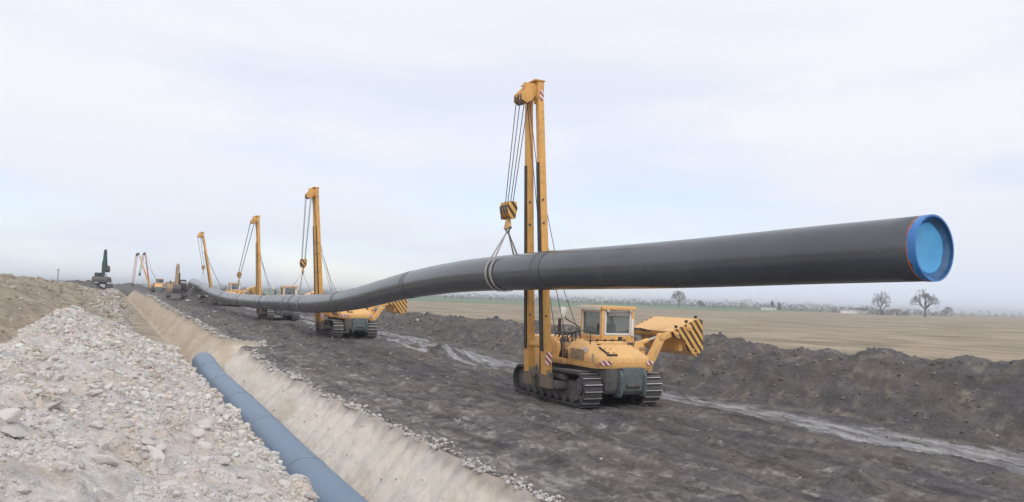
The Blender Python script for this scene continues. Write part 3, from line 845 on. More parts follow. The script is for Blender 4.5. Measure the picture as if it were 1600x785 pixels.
    # rear window set in a white frame, vent grid across its top
    def frame(name, c, w, h, axis, mat, par, t=.05, d=.04):
        b = MB()
        for sx in (-1, 1):
            o_ = Vector((sx * (w / 2 - t / 2), 0, 0)) if axis == 'x' else Vector((0, sx * (w / 2 - t / 2), 0))
            b.box(Vector(c) + o_, (t, d, h) if axis == 'x' else (d, t, h))
        for sz in (-1, 1):
            b.box(Vector(c) + Vector((0, 0, sz * (h / 2 - t / 2))), (w - 2 * t - .004, d * .96, t) if axis == 'x' else (d * .96, w - 2 * t - .004, t))
        return b.build(name, mat, par, .008)
    fr_ = frame("rear_window", ((x0 + x1) / 2, y0 + .045, 2.70), 1.12, .86, 'x', MAT["white_paint"], cab, .07, .07)
    MB().box(((x0 + x1) / 2, y0 + .06, 2.70), (.99, .012, .73)).build("pane", MAT["glass"], fr_)
    g = MB().box(((x0 + x1) / 2 + .02, y0 + .02, 3.02), (.92, .02, .19)).build("vent_grille", MAT["steel_dark"], fr_)
    # grille bars
    bars = MB()
    for i in range(12): bars.box(((x0 + x1) / 2 + .02 - .43 + i * .078, y0 + .004, 3.02), (.016, .012, .17))
    for z in (2.95, 3.0, 3.05, 3.1): bars.box(((x0 + x1) / 2 + .02, y0 - .004, z), (.9, .010, .014))
    gb = bars.build("grille_bars", MAT["grille"], cab, 0, False); gb["kind"] = "stuff"
    MB().box((x1 - .1, y0 - .02, 2.55), (.1, .05, .6)).build("rear_pillar_trim", MAT["white_paint"], cab, .01)
    for y, w in (((y0 + y1) / 2, y1 - y0 - .16),):
        for x, sgn in ((x0 + .03, -1), (x1 - .03, 1)):
            f_ = frame("side_window", (x, y, 2.66), w, .94, 'y', MAT["white_paint"], cab, .07, .05)
            MB().box((x + .005, y, 2.66), (.012, w - .13, .81)).build("pane", MAT["glass"], f_)
            MB().box((x - .03 * -sgn, y - .45, 2.5), (.03, .03, .2)).build("door_handle", MAT["steel_dark"], f_)
    f_ = frame("front_window", ((x0 + x1) / 2, y1 - .045, 2.70), 1.12, .86, 'x', MAT["white_paint"], cab, .07, .07)
    MB().box(((x0 + x1) / 2, y1 - .06, 2.70), (.99, .012, .73)).build("pane", MAT["glass"], f_)
    MB().box((.8, 2.35, 2.42), (.5, .5, .5)).build("operator_seat", MAT["steel_dark"], cab, .06)
    for x in (x0 + .2, x1 - .2):
        MB().box((x, y0 - .06, 3.12), (.12, .08, .09)).build("work_lamp", MAT["grille"], rf, .01)
    b = MB().tube([(.10, 3.05, 2.5), (-.35, 3.2, 2.75), (-.48, 3.2, 2.95)], .02, 6); mrr = b.build("mirror_arm", MAT["steel_dark"], cab)
    MB().box((-.50, 3.2, 3.02), (.24, .04, .34), Matrix.Rotation(.25, 3, 'Y')).build("mirror", MAT["white_paint"], mrr, .02)
    # counterweight swung out on the right: two hinged arms, striped side plates, slabs
    Y0, Y1 = .72, 3.25
    poly = [(2.46, 2.47), (3.60, 2.94), (3.78, 2.88), (3.84, 1.86), (3.54, 1.60), (3.20, 1.80), (3.02, 2.18), (2.52, 2.28)]
    cw = MB().prism(poly, 'y', Y0 + .07, Y1 - .07).build("counterweight", MAT["yellow"], root, .03, False)
    # hollow underside is read as slabs
    for y in (Y0, Y1):
        pl = MB().prism(poly, 'y', y - .045, y + .045).build("side_plate", MAT["cwstripe"], cw, .012, False)
        for px, pz, r in ((3.16, 2.62, .115), (2.62, 2.38, .09)):
            MB().cyl((px, y - .09, pz), (px, y + .09, pz), r, 20).cyl((px, y - .12, pz), (px, y + .12, pz), r * .45, 12).build("plate_boss", MAT["yellow"], pl, .01)
        for px, pz in ((3.62, 2.05), (3.40, 1.84), (3.5, 1.72)):
            MB().cyl((px, y - .07, pz), (px, y + .07, pz), .035, 10).build("bolt", MAT["yellow"], pl)
    for i in range(4):
        MB().box((2.98 + i * .04, (Y0 + Y1) / 2, 1.98 - i * .0), (.03, Y1 - Y0 - .4, .42)).build("weight_slab", MAT["yellow"], cw, .01)
    for x, z in ((2.75, 2.64), (3.2, 2.83), (3.62, 2.99)):
        MB().box((x, Y0 + .15, z), (.1, .06, .09)).build("lift_eye", MAT["steel_dark"], cw, .01)
    for y in (Y0 + .16, Y1 - .16):
        a_ = MB()
        L = []
        for (px, pz), hw in zip([(1.30, 1.10), (1.72, 1.55), (2.12, 2.26), (2.56, 2.40)], (.17, .16, .14, .13)):
            L.append((px, pz, hw))
        pts = [(px - hw, pz + hw * .4) for px, pz, hw in L] + [(px + hw * .8, pz - hw * .7) for px, pz, hw in reversed(L)]
        a_.prism(pts, 'y', y - .07, y + .07); arm = a_.build("counterweight_arm", MAT["yellow"], root, .02)
        MB().cyl((2.1, y - .11, 2.28), (2.1, y + .11, 2.28), .12, 18).build("arm_pin", MAT["yellow"], arm, .01)
        MB().cyl((1.34, y - .11, 1.12), (1.34, y + .11, 1.12), .12, 18).build("arm_pin", MAT["yellow_low"], arm, .01)
        cy = MB().cyl((1.30, y + .28, 2.0), (1.75, y + .28, 2.13), .085, 16).build("ram_barrel", MAT["yellow"], arm)
        MB().cyl((1.75, y + .28, 2.13), (2.35, y + .28, 2.30), .05, 12).build("ram_rod", MAT["worn"], arm)
        MB().prism([(1.05, 1.65), (1.2, 2.1), (1.5, 2.12), (1.62, 1.75), (1.5, 1.3), (1.15, 1.2)], 'y', y + .2, y + .26).build("ram_bracket", MAT["yellow"], arm, .015)
    MB().box((1.5, 2.0, 1.85), (.3, 1.9, .12)).build("arm_tie", MAT["rust"], root, .02)
    for i, y in enumerate((2.3, 2.6)):
        MB().tube([(1.2, y, 1.9), (1.6, y - .1, 2.35), (2.1, y - .2, 2.5), (2.5, y - .3, 2.42)], .03, 6).build("hydraulic_hose", MAT["steel_dark"], root)
    # boom pivot brackets on the left track frame
    for y in (1.84, 3.05):
        MB().prism([(y - .34, .48), (y - .26, .95), (y - .12, 1.12), (y + .12, 1.12), (y + .26, .95), (y + .34, .48)], 'x', -1.98, -1.78).build("pivot_bracket", MAT["yellow_low"], root, .03)
    MB().cyl((-1.88, 1.55, .92), (-1.88, 3.2, .92), .075, 14).build("pivot_shaft", MAT["mud"], root)
    MB().box((-1.55, 2.37, .62), (.5, 2.2, .24)).build("boom_carrier", MAT["mud"], root, .03)
    return root

def add_boom(root, tx, tz, ty=2.36, hook=None, slack=0.0, colour="boom", sub=True):
    """the A-frame boom, its head, ropes and hook block; local coordinates of the machine"""
    m = MAT[colour]
    P = [Vector((-1.88, 1.84, .92)), Vector((-1.88, 3.05, .92))]
    Q = [Vector((tx, ty - .30, tz)), Vector((tx, ty + .46, tz))]
    for i in (0, 1):
        leg = MB().beam(P[i], Q[i], .28, .31, .21, .22).build("boom_leg", m, root, .02)
        a, b_ = P[i].lerp(Q[i], .08), P[i].lerp(Q[i], .73)
        ox = Vector((-.155, 0, 0)); ox2 = Vector((-.130, 0, 0))
        MB().beam(a + ox, b_ + ox2, .05, .16, .05, .13).build("guide_strip", MAT["steel_dark"], leg)
        a, b_ = P[i].lerp(Q[i], .02), P[i].lerp(Q[i], .72)
        iy = Vector((-.05, .168, 0)); iy2 = Vector((-.04, .138, 0))
        if i == 0: MB().beam(a + iy, b_ + iy2, .2, .035, .16, .035).build("edge_rail", MAT["steel_dark"], leg)
        for u in (.2, .38, .52, .6):
            c = P[i].lerp(Q[i], u); MB().cyl(c + Vector((-.05, -.18, 0)), c + Vector((-.05, .18, 0)), .035, 10).build("rail_pin", MAT["mud"], leg)
    rear = P[0]
    c = P[0].lerp(Q[0], .055); MB().box(c + Vector((0, -.163, 0)), (.22, .012, .42)).build("warning_plate", MAT["redwhite"], root)
    c = P[0].lerp(Q[0], .965); MB().box(c + Vector((.02, -.125, 0)), (.13, .012, .34)).build("warning_plate", MAT["redwhite"], root)
    ca, cb = P[0].lerp(Q[0], .10), P[1].lerp(Q[1], .10)
    MB().cyl(ca, cb, .11, 18).build("cross_tube", m, root)
    ca, cb = P[0].lerp(Q[0], .035), P[1].lerp(Q[1], .035); md = (ca + cb) / 2
    MB().prism([(md.y - .30, .80), (md.y - .1, 1.45), (md.y + .1, 1.45), (md.y + .30, .80), (md.y + .12, .80), (md.y, 1.2), (md.y - .12, .80)], 'x', md.x - .05, md.x + .05).build("yoke_plate", MAT["yellow_low"], root, .012)
    # head: box across both legs with a haunch under it
    hd = MB().prism([(ty - .42, tz + .14), (ty + .58, tz + .14), (ty + .59, tz - .42), (ty + .34, tz - .62), (ty + .29, tz - .36), (ty + .08, tz - .24), (ty - .13, tz - .36), (ty - .18, tz - .62), (ty - .43, tz - .42)], 'x', tx - .12, tx + .12).build("boom_head", m, root, .015)
    MB().box((tx - .05, ty + .08, tz + .16), (.4, 1.06, .05)).build("head_plate", m, hd, .01)
    sx, sz = tx - .46, tz - .42
    for y in (-.29, -.11, .11, .29):
        MB().prism([(tx - .1, tz + .08), (tx - .32, tz + .06), (sx - .2, sz + .12), (sx - .2, sz - .12), (sx, sz - .22), (sx + .2, sz - .1), (tx - .1, tz - .3)], 'y', ty + y - .025, ty + y + .025).build("sheave_cheek", m, hd, .01)
    for y in (-.22, 0, .22):
        MB().cyl((sx, ty + y - .04, sz), (sx, ty + y + .04, sz), .21, 22).cyl((sx, ty + y - .05, sz), (sx, ty + y + .05, sz), .08, 12).build("sheave", MAT["mud"], hd, .012)
    MB().box((sx + .02, ty - .2, sz + .36), (.2, .16, .26)).build("limit_switch_box", m, hd, .02)
    if hook is None: return
    H = Vector(hook)
    top = Vector((sx, ty, sz))
    bz = H.z + .62
    for k_, (oy, ox) in enumerate(((-.22, -.2), (-.07, .18), (.08, -.2), (.22, .18))):
        MB().tube([top + Vector((ox, oy, 0)), Vector((H.x + ox * .6, H.y + oy * .6, bz))], .016, 5).build("hoist_rope", MAT["rope"], root)
    W0 = Vector((-.6, 2.75, 2.02)); W1 = Vector((-.6, 3.45, 2.0))
    for o_, w_ in ((-.05, W0), (.1, W1)):
        MB().tube([top + Vector((.2, o_, .05)), top.lerp(w_, .5) + Vector((-.06, 0, -.1)), w_], .014, 5).build("winch_rope", MAT["rope"], root)
    c = P[0].lerp(Q[0], .55); MB().tube([c + Vector((.13, -.1, 0)), c.lerp(Vector((-.2, 2.2, 2.0)), .5) + Vector((-.1, 0, -.1)), Vector((-.35, 2.2, 2.1))], .013, 5).build("guy_wire", MAT["rope"], root)
    # lower block: striped cheeks, pulleys, swivel and hook
    blk = MB().box((H.x, H.y, bz), (.10, .5, .5)).build("hook_block", MAT["cwstripe"], root, .03)
    for y in (-.3, -.1, .1, .3): MB().prism([(H.x - .14, bz + .32), (H.x + .14, bz + .32), (H.x + .2, bz + .1), (H.x + .12, bz - .28), (H.x - .12, bz - .28), (H.x - .2, bz + .1)], "y", H.y + y - .02, H.y + y + .02).build("block_cheek", MAT["cwstripe"], blk, .01)
    for y in (-.2, 0, .2): MB().cyl((H.x - .16, H.y + y, bz), (H.x + .16, H.y + y, bz), .05, 12).cyl((H.x, H.y + y - .045, bz + .05), (H.x, H.y + y + .045, bz + .05), .21, 18).build("block_sheave", MAT["mud"], blk, .01)
    MB().prism([(H.y - .07, bz - .22), (H.y + .07, bz - .22), (H.y + .2, H.z + .08), (H.y + .17, H.z), (H.y - .17, H.z), (H.y - .2, H.z + .08)], 'x', H.x - .05, H.x + .05).build("hook_plate", MAT["yellow"], blk, .015)
    MB().cyl((H.x, H.y - .22, H.z + .03), (H.x, H.y + .22, H.z + .03), .05, 12).build("hook_pin", MAT["mud"], blk)

def sling(apex, feet, label, width=.13):
    """webbing slings from the hook round the pipe"""
    root = empty("lifting_sling", apex)
    A = Vector(apex)
    for i, sf in enumerate(feet):
        C = pipe_at(sf); d = (pipe_at(sf + .3) - pipe_at(sf - .3)).normalized()
        upv = (A - C); upv = (upv - d * upv.dot(d)).normalized(); side = d.cross(upv).normalized()
        r = RP + .022; h = (A - C - d * (A - C).dot(d)).length
        th = math.acos(min(1, r / h))
        off = (A - C).dot(d)
        path = [(0.0, h, off)]
        n_ = 30
        for j in range(n_ + 1):
            a = th + (2 * math.pi - 2 * th) * j / n_
            path.append((math.sin(a) * r, math.cos(a) * r, 0.0))
        path.append((0.0, h, off))
        b = MB(); L = []
        for j, (x, y, o_) in enumerate(path):
            ww = width / 2 * (.45 if j in (0, len(path) - 1) else 1)
            p = C + side * x + upv * y + d * o_
            nr = (side * x + upv * y); nr = (nr.normalized() if nr.length > 0 else upv)
            nr = side * (1 if j == 0 else -1) if j in (0, len(path) - 1) else nr
            L.append([p - A + d * w_ * ww + nr * t_ for w_, t_ in ((-1, 0), (1, 0), (1, .014), (-1, .014))])
        b.loft(L).build("webbing_loop", MAT["strap"], root)
    MB().tube([(0, -.1, .14), (0, -.13, .05), (0, -.08, -.08), (0, .08, -.08), (0, .13, .05), (0, .1, .14)], .03, 8).build("shackle", MAT["mud"], root)
    return props(root, label, "sling", "slings holding the long pipe")

G = "yellow pipelayers along the suspended pipe"
proto = make_pipelayer()
def hz(t, s): return float(h_base(np.array(float(t)), np.array(float(s))))
layers = [
    # x, y, boom top x, z, y, hook (world), sling feet, labels
    ((15.25, 21.6), -2.40, 10.72, 2.36, (12.36, 24.72, 5.86), (24.62, 24.98), "nearest yellow pipelayer, its striped counterweight swung out toward the berm", "doubled sling round the pipe at the nearest pipelayer"),
    ((15.25, 52.9), -2.72, 9.95, 1.9, (12.38, 56.9, 4.72), (61.0, 55.6), "second yellow pipelayer, tail and striped counterweight seen beneath the pipe", "wide spread sling below the striped hook block of the second pipelayer"),
    ((15.25, 77.4), -2.45, 9.75, 2.36, (12.3, 86.4, 4.15), (95.5, 84.5), "third yellow pipelayer, only boom, cab roof and counterweight above the pipe", "sling below the long slanting ropes of the third pipelayer"),
    ((15.25, 114.5), -3.7, 9.9, 2.36, (11.75, 115.6, 5.4), (121.0, 112.2), "farthest yellow pipelayer on the pipe, its boom leaning toward the trench", "spread sling under the vertical ropes of the leaning boom"),
]
for i, ((x, y), tx, tz, ty, hook, feet, lab, slab) in enumerate(layers):
    o = proto if i == 0 else None
    if o is None:
        o = copy_tree(proto_clean)
    else:
        proto_clean = proto
    o.location = (x, y, hz(x, y) + (.02 if i == 0 else .03))
    props(o, lab, "pipelayer", G)
    o["_pose"] = (tx, tz, ty, hook[0] - x, hook[1] - y, hook[2] - o.location.z)
    A = Vector(hook) + Vector((0, 0, -.06))
    sling(A, feet, slab, .14)
for o in [o for o in COL.objects if "_pose" in o]:
    tx, tz, ty, a, b_, c = o["_pose"]; del o["_pose"]
    add_boom(o, tx, tz, ty, (a, b_, c))


# ------------------------------------------------------------------ loose stones and clods
def rock_np(seed, n_sub):
    """unit rock: icosphere cut by random planes; returns verts, tris"""
    bm = bmesh.new(); bmesh.ops.create_icosphere(bm, subdivisions=n_sub, radius=1.0)
    r = random.Random(seed)
    sc = Vector((1.0, r.uniform(.65, .95), r.uniform(.42, .75)))
    planes = []
    for _ in range(9 if n_sub > 1 else 5):
        d = Vector((r.gauss(0, 1), r.gauss(0, 1), r.gauss(0, 1))).normalized(); planes.append((d, r.uniform(.55, .9)))
    for v in bm.verts:
        for d, k_ in planes:
            x_ = v.co.dot(d)
            if x_ > k_: v.co -= d * (x_ - k_) * .92
        v.co = Vector((v.co.x * sc.x, v.co.y * sc.y, v.co.z * sc.z)) * r.uniform(.95, 1.05)
    bm.verts.ensure_lookup_table()
    V = np.array([v.co[:] for v in bm.verts]); F = np.array([[v.index for v in f.verts] for f in bm.faces]); bm.free()
    return V, F
def stone_mat(name, use_attr, col, var=.3):
    k = NT(name)
    n = k.noise(14.0, 6, .65)
    if use_attr: c0 = k.n("ShaderNodeAttribute", attribute_name="soil").outputs["Color"]
    else:
        rnd = k.n("ShaderNodeObjectInfo").outputs["Random"]
        c0 = k.mix(rnd, tuple(x * .86 for x in col), tuple(x * 1.1 for x in col))
    c = k.mix(1.0, c0, k.mix(k.rng(n, .3, .7, 0, 1), (1 - var,) * 3, (1 + var * .5,) * 3), 'MULTIPLY')
    k.bump(n, .5, .03)
    return k.done(c, .92, 0, .25)
MAT["stone"] = stone_mat("pale_limestone", False, (.64, .595, .555), .22)
MAT["stones"] = stone_mat("limestone_bits", True, None, .22)
RK1 = [rock_np(i, 1) for i in range(10)]
RK2 = [rock_np(50 + i, 2) for i in range(6)]
def rand_rot(n, tilt=1.0):
    """random rotation matrices, mostly about the vertical"""
    a = RNG.uniform(0, 2 * np.pi, n); b = RNG.normal(0, .35 * tilt, n); c = RNG.normal(0, .35 * tilt, n)
    ca, sa, cb, sb, cc, sc_ = np.cos(a), np.sin(a), np.cos(b), np.sin(b), np.cos(c), np.sin(c)
    Rz = np.zeros((n, 3, 3)); Rz[:, 0, 0] = ca; Rz[:, 0, 1] = -sa; Rz[:, 1, 0] = sa; Rz[:, 1, 1] = ca; Rz[:, 2, 2] = 1
    Rx = np.zeros((n, 3, 3)); Rx[:, 0, 0] = 1; Rx[:, 1, 1] = cb; Rx[:, 1, 2] = -sb; Rx[:, 2, 1] = sb; Rx[:, 2, 2] = cb
    Ry = np.zeros((n, 3, 3)); Ry[:, 1, 1] = 1; Ry[:, 0, 0] = cc; Ry[:, 0, 2] = sc_; Ry[:, 2, 0] = -sc_; Ry[:, 2, 2] = cc
    return Rx @ Ry @ Rz
def scatter(name, parent, t, s, z, size, colors, mat, protos=RK1):
    """many small rocks joined into one mesh"""
    n = len(t); Rm = rand_rot(n); VV, FF, CC, off = [], [], [], 0
    which = RNG.integers(0, len(protos), n)
    for p, (V, F) in enumerate(protos):
        m = np.where(which == p)[0]
        if not len(m): continue
        W_ = np.einsum('nij,vj->nvi', Rm[m], V) * size[m][:, None, None]
        W_ += np.stack([t[m], s[m], z[m]], -1)[:, None]
        VV.append(W_.reshape(-1, 3)); CC.append(np.repeat(colors[m], len(V), 0))
        FF.append((F[None] + (np.arange(len(m)) * len(V))[:, None, None] + off).reshape(-1, 3)); off += len(m) * len(V)
    o = link(name, np_mesh(name, np.concatenate(VV), np.concatenate(FF), mat, np.concatenate(CC), False), parent)
    o["kind"] = "stuff"
    return o
# rubble: sizes follow a power law; bigger lower limit farther off; the 290 that show largest are single stones
def rubble_sample(n, s0, s1, smin, smax, power=2.6, tlo=-3.2, thi=3.12):
    u = RNG.uniform(0, 1, n); s = s0 * (s1 / s0) ** u
    t = RNG.uniform(tlo, thi, n)
    v = RNG.uniform(0, 1, n)
    lo = smin * np.maximum(s / 6.0, .8); hi = np.maximum(smax, lo * 2)
    size = (lo ** (1 - power) + v * (hi ** (1 - power) - lo ** (1 - power))) ** (1 / (1 - power))
    keep = (fbm(t / .9, s / 1.2, 3, 141) + .45 * sstep(1.6, 3.2, t) + RNG.normal(0, .25, n)) > -.05
    keep &= (t > -3.4 - 0 * s)
    return t[keep], s[keep], size[keep]
tt, ss_, zz = rubble_sample(64000, 3.2, 48, .0065, .17, 2.95)
lip_n = 2600
t2 = np.minimum(3.0 + RNG.normal(0, .2, lip_n), 3.16); s2 = 5 * (46 / 5) ** RNG.uniform(0, 1, lip_n); z2 = .024 * np.maximum(s2 / 14, .8) * (1 + 2.5 * RNG.uniform(0, 1, lip_n) ** 4)
tt, ss_, zz = np.concatenate([tt, t2]), np.concatenate([ss_, s2]), np.concatenate([zz, z2])
hh = h_rubble(tt, ss_)
dist = np.sqrt(tt ** 2 + ss_ ** 2 + (hh - 3.5) ** 2)
# view wedge of the photograph (azimuth about the trench direction)
az = np.degrees(np.arctan2(tt, ss_))
big = np.argsort(-(zz / dist) * ((az > -7) & (ss_ > 4.5)))[:290]
small = np.setdiff1d(np.arange(len(tt)), big)
def stone_cols(n, base_c, var=.12):
    c = np.array(base_c)[None] * (1 + RNG.normal(0, var, (n, 1))); c = c * (1 + RNG.normal(0, .03, (n, 3)))
    return np.clip(c, .02, .8)
scatter("stone_litter", rubble, tt[small], ss_[small], hh[small] + zz[small] * .12, zz[small], stone_cols(len(small), (.61, .57, .53), .15) * lerp(np.ones(3), np.array((.90, .86, .80)), sstep(.0, .5, fbm(tt[small] / .9, ss_[small] / 1.5, 4, 118))), MAT["stones"])
ROCK_ME = []
for V, F in RK2:
    me = np_mesh("stone", V, F, MAT["stone"], None, True); me.set_sharp_from_angle(angle=R(28)); ROCK_ME.append(me)
fixed = [(-.42, 6.7, .21), (-.62, 6.95, .15), (-.30, 7.35, .13), (-.78, 7.7, .17), (-.98, 7.5, .14), (-.05, 7.2, .10), (-1.1, 12.6, .26), (.35, 8.6, .12)]
for i_, j in enumerate(list(big) + fixed):
    if isinstance(j, tuple): x_, y_, z_ = j; hgt = float(h_rubble(np.array(x_), np.array(y_)))
    else: x_, y_, z_, hgt = float(tt[j]), float(ss_[j]), float(zz[j]), float(hh[j])
    o = link("stone", ROCK_ME[i_ % len(ROCK_ME)], rubble)
    o.location = (x_, y_, hgt + z_ * .14)
    o.rotation_euler = (random.gauss(0, .3), random.gauss(0, .3), random.uniform(0, 6.28))
    o.scale = (z_ * random.uniform(.9, 1.3),) * 2 + (z_ * random.uniform(.7, 1.1),)

# surface of the working strip with everything heaped on it
def dirt_z(t, s): return np.where(t > 21.2, np.maximum(h_berm(t, s), h_base(t, s)), h_ground(t, s))
n = 5200                                   # chalk crumbs along the trench lip
s2 = 9 * (160 / 9) ** RNG.uniform(0, 1, n); cl = fbm(s2 / 1.3, s2 * 0 + 5, 3, 151)
keep = cl + RNG.normal(0, .22, n) > .22; s2 = s2[keep]; n = len(s2)
t2 = LIP + lip_off(s2) + np.abs(RNG.normal(0, .22, n)) - .10
z2 = .022 * np.maximum(s2 / 14, .9) ** .5 * (1 + 2.6 * RNG.uniform(0, 1, n) ** 3)
scatter("chalk_crumbs", dirt, t2, s2, h_ground(np.maximum(t2, LIP + lip_off(s2) + .02), s2) + z2 * .1, z2, stone_cols(n, (.50, .47, .44), .18), MAT["stones"])
n = 1500                                   # dark sods breaking off along the lip
s2 = 9 * (110 / 9) ** RNG.uniform(0, 1, n); t2 = LIP + lip_off(s2) + np.abs(RNG.normal(.0, .16, n)) + .0
z2 = .017 * np.maximum(s2 / 14, .9) ** .6 * (1 + 2.2 * RNG.uniform(0, 1, n) ** 2)
cc = stone_cols(n, (.16, .142, .13), .2); pale = RNG.uniform(0, 1, n) < .55; cc[pale] = stone_cols(int(pale.sum()), (.50, .46, .42), .15)
scatter("lip_sods", dirt, t2, s2, h_ground(t2, s2) + z2 * .05, z2, cc, MAT["stones"])
n = 1300                                   # crumbs fallen down the cut face, in fans
s2 = 8 * (90 / 8) ** RNG.uniform(0, 1, n); keep = fbm(s2 / 1.8, s2 * 0 + 2, 3, 161) + RNG.normal(0, .3, n) > .15; s2 = s2[keep]; n = len(s2)
t2 = LIP + lip_off(s2) - .1 - 1.6 * RNG.uniform(0, 1, n) ** .7
z2 = .009 * np.maximum(s2 / 12, .9) ** .7 * (1 + 3.0 * RNG.uniform(0, 1, n) ** 3)
scatter("fallen_crumbs", trench, t2, s2, h_ground(t2, s2) + z2 * .1, z2, stone_cols(n, (.52, .46, .39), .16), MAT["stones"])
n = 16000                                  # clods over the dirt strip
s2 = 6 * (120 / 6) ** RNG.uniform(0, 1, n); t2 = RNG.uniform(7.1, 20.8, n)
keep = (fbm(t2 / 1.1, s2 / 1.6, 3, 152) + RNG.normal(0, .25, n) > .22) & (wet_w(t2, s2) < .4); t2, s2 = t2[keep], s2[keep]; n = len(t2)
z2 = .011 * np.maximum(s2 / 12, .9) ** .7 * (1 + 4.0 * RNG.uniform(0, 1, n) ** 4)
cc = stone_cols(n, (.165, .148, .140), .15); pale = RNG.uniform(0, 1, n) < .10 + .25 * np.exp(-(t2 - 7) / 1.5); cc[pale] = stone_cols(int(pale.sum()), (.36, .33, .30), .2)
scatter("clods", dirt, t2, s2, h_ground(t2, s2) + z2 * .1, z2, cc, MAT["stones"])
n = 4200                                   # clods on the berm
s2 = 8 * (110 / 8) ** RNG.uniform(0, 1, n); t2 = RNG.uniform(21.2, 25.5, n)
z2 = .014 * np.maximum(s2 / 14, .9) ** .7 * (1 + 4.5 * RNG.uniform(0, 1, n) ** 4)
cc = stone_cols(n, (.165, .150, .143), .15); pale = RNG.uniform(0, 1, n) < .06; cc[pale] = stone_cols(int(pale.sum()), (.34, .31, .27), .2)
scatter("berm_clods", berm, t2, s2, h_berm(t2, s2) + z2 * .1, z2, cc, MAT["stones"])
n = 3400                                   # stones on the brown mound and beyond the rubble
s2 = 22 * (150 / 22) ** RNG.uniform(0, 1, n); t2 = np.where(RNG.uniform(0, 1, n) < .45, RNG.uniform(-9, 2.6, n), RNG.uniform(-.8, 2.9, n))
z2 = .022 * np.maximum(s2 / 22, .9) * (1 + 3.5 * RNG.uniform(0, 1, n) ** 4)
cc = stone_cols(n, (.34, .29, .22), .12); pale = RNG.uniform(0, 1, n) < .12 + .3 * (t2 > -1); cc[pale] = stone_cols(int(pale.sum()), (.48, .44, .40), .15)
scatter("mound_stones", mound, t2, s2, h_mound(t2, s2) + z2 * .1, z2, cc, MAT["stones"])

# ------------------------------------------------------------------ far machines
def far_track(root, x, L=4.4, h=.95, w=.62, mat="steel_dark"):
    prof = [(.5 + .47 * math.cos(a), h / 2 + h / 2 * math.sin(a)) for a in [math.pi / 2 + math.pi * i / 10 for i in range(11)]]
    prof += [(L - .5 + .47 * math.cos(a), h / 2 + h / 2 * math.sin(a)) for a in [-math.pi / 2 + math.pi * i / 10 for i in range(11)]]
    t = MB().prism(prof, 'x', x - w / 2, x + w / 2).build("track", MAT[mat], root, .03)
    for y in (.5, L - .5): MB().cyl((x - w / 2 - .03, y, h / 2), (x + w / 2 + .03, y, h / 2), .3, 16).build("track_wheel", MAT["mud"], t)
def far_layer(loc, rz, boom_col, body_col, tx, tz, hook, label, tackle="red"):
    root = empty("pipelayer", loc, rz)
    for x in (-1.15, 1.15): far_track(root, x, 4.8, 1.1, .68)
    MB().prism([(.1, .9), (0, 1.3), (.5, 2.0), (2.0, 2.1), (4.4, 2.0), (4.6, .9)], 'x', -.8, .8).build("body", MAT[body_col], root, .06)
    c_ = MB().box((.5, 2.4, 2.6), (1.2, 1.3, 1.1)).build("cab", MAT["cream"], root, .06)
    MB().box((.5, 1.74, 2.7), (.95, .02, .6)).build("window", MAT["glass"], c_)
    MB().box((.5, 2.4, 3.2), (1.35, 1.5, .1)).build("roof", MAT[body_col], c_, .03)
    MB().prism([(1.6, 1.2), (2.6, 2.5), (3.6, 2.7), (3.7, 1.6), (2.9, 1.7), (1.8, .9)], 'y', .8, 3.2).build("counterweight", MAT["rust"], root, .05)
    MB().box((0, -.06, .7), (1.5, .1, 1.1)).build("rear_plate", MAT["plate_grey"], root, .03)
    for y, q in ((1.4, 2.0), (3.2, 2.6)):
        MB().beam((-1.7, y, .9), (tx, q, tz), .34, .38, .24, .26).build("boom_leg", MAT[boom_col], root, .02)
    hd = MB().box((tx - .15, 2.3, tz), (.6, 1.0, .4)).build("boom_head", MAT["steel_dark"], root, .05)
    MB().cyl((tx - .4, 2.1, tz - .3), (tx - .4, 2.5, tz - .3), .26, 16).build("sheave", MAT["steel_dark"], hd)
    H = Vector(hook); top = Vector((tx - .4, 2.3, tz - .3))
    for d_ in (-.22, 0, .22):
        MB().tube([top + Vector((d_, 0, 0)), H + Vector((d_, 0, .6))], .05, 5).build("hoist_rope", MAT[tackle], root)
    MB().box(H + Vector((0, 0, .35)), (.5, .4, .8)).build("hook_block", MAT["steel_dark"], root, .05)
    MB().tube([Vector((tx, 2.3, tz)), Vector((.2, 2.6, 2.2))], .03, 5).build("winch_rope", MAT["rope"], root)
    return props(root, label, "pipelayer")
Z5 = hz(11.4, 208)
far_layer((11.4, 207.6, Z5 + .05), 0, "boom", "yellow", -4.7, 9.0, (-5.6, 2.3, 1.2), "distant yellow and red crane with steeply leaning boom near the trench end")
far_layer((12.9, 246, hz(12.9, 246) + .05), 0, "red", "red", -3.3, 10.4, (-4.4, 2.3, 4.0), "red boomed crane standing farthest off behind the yellow and red one", "rope")

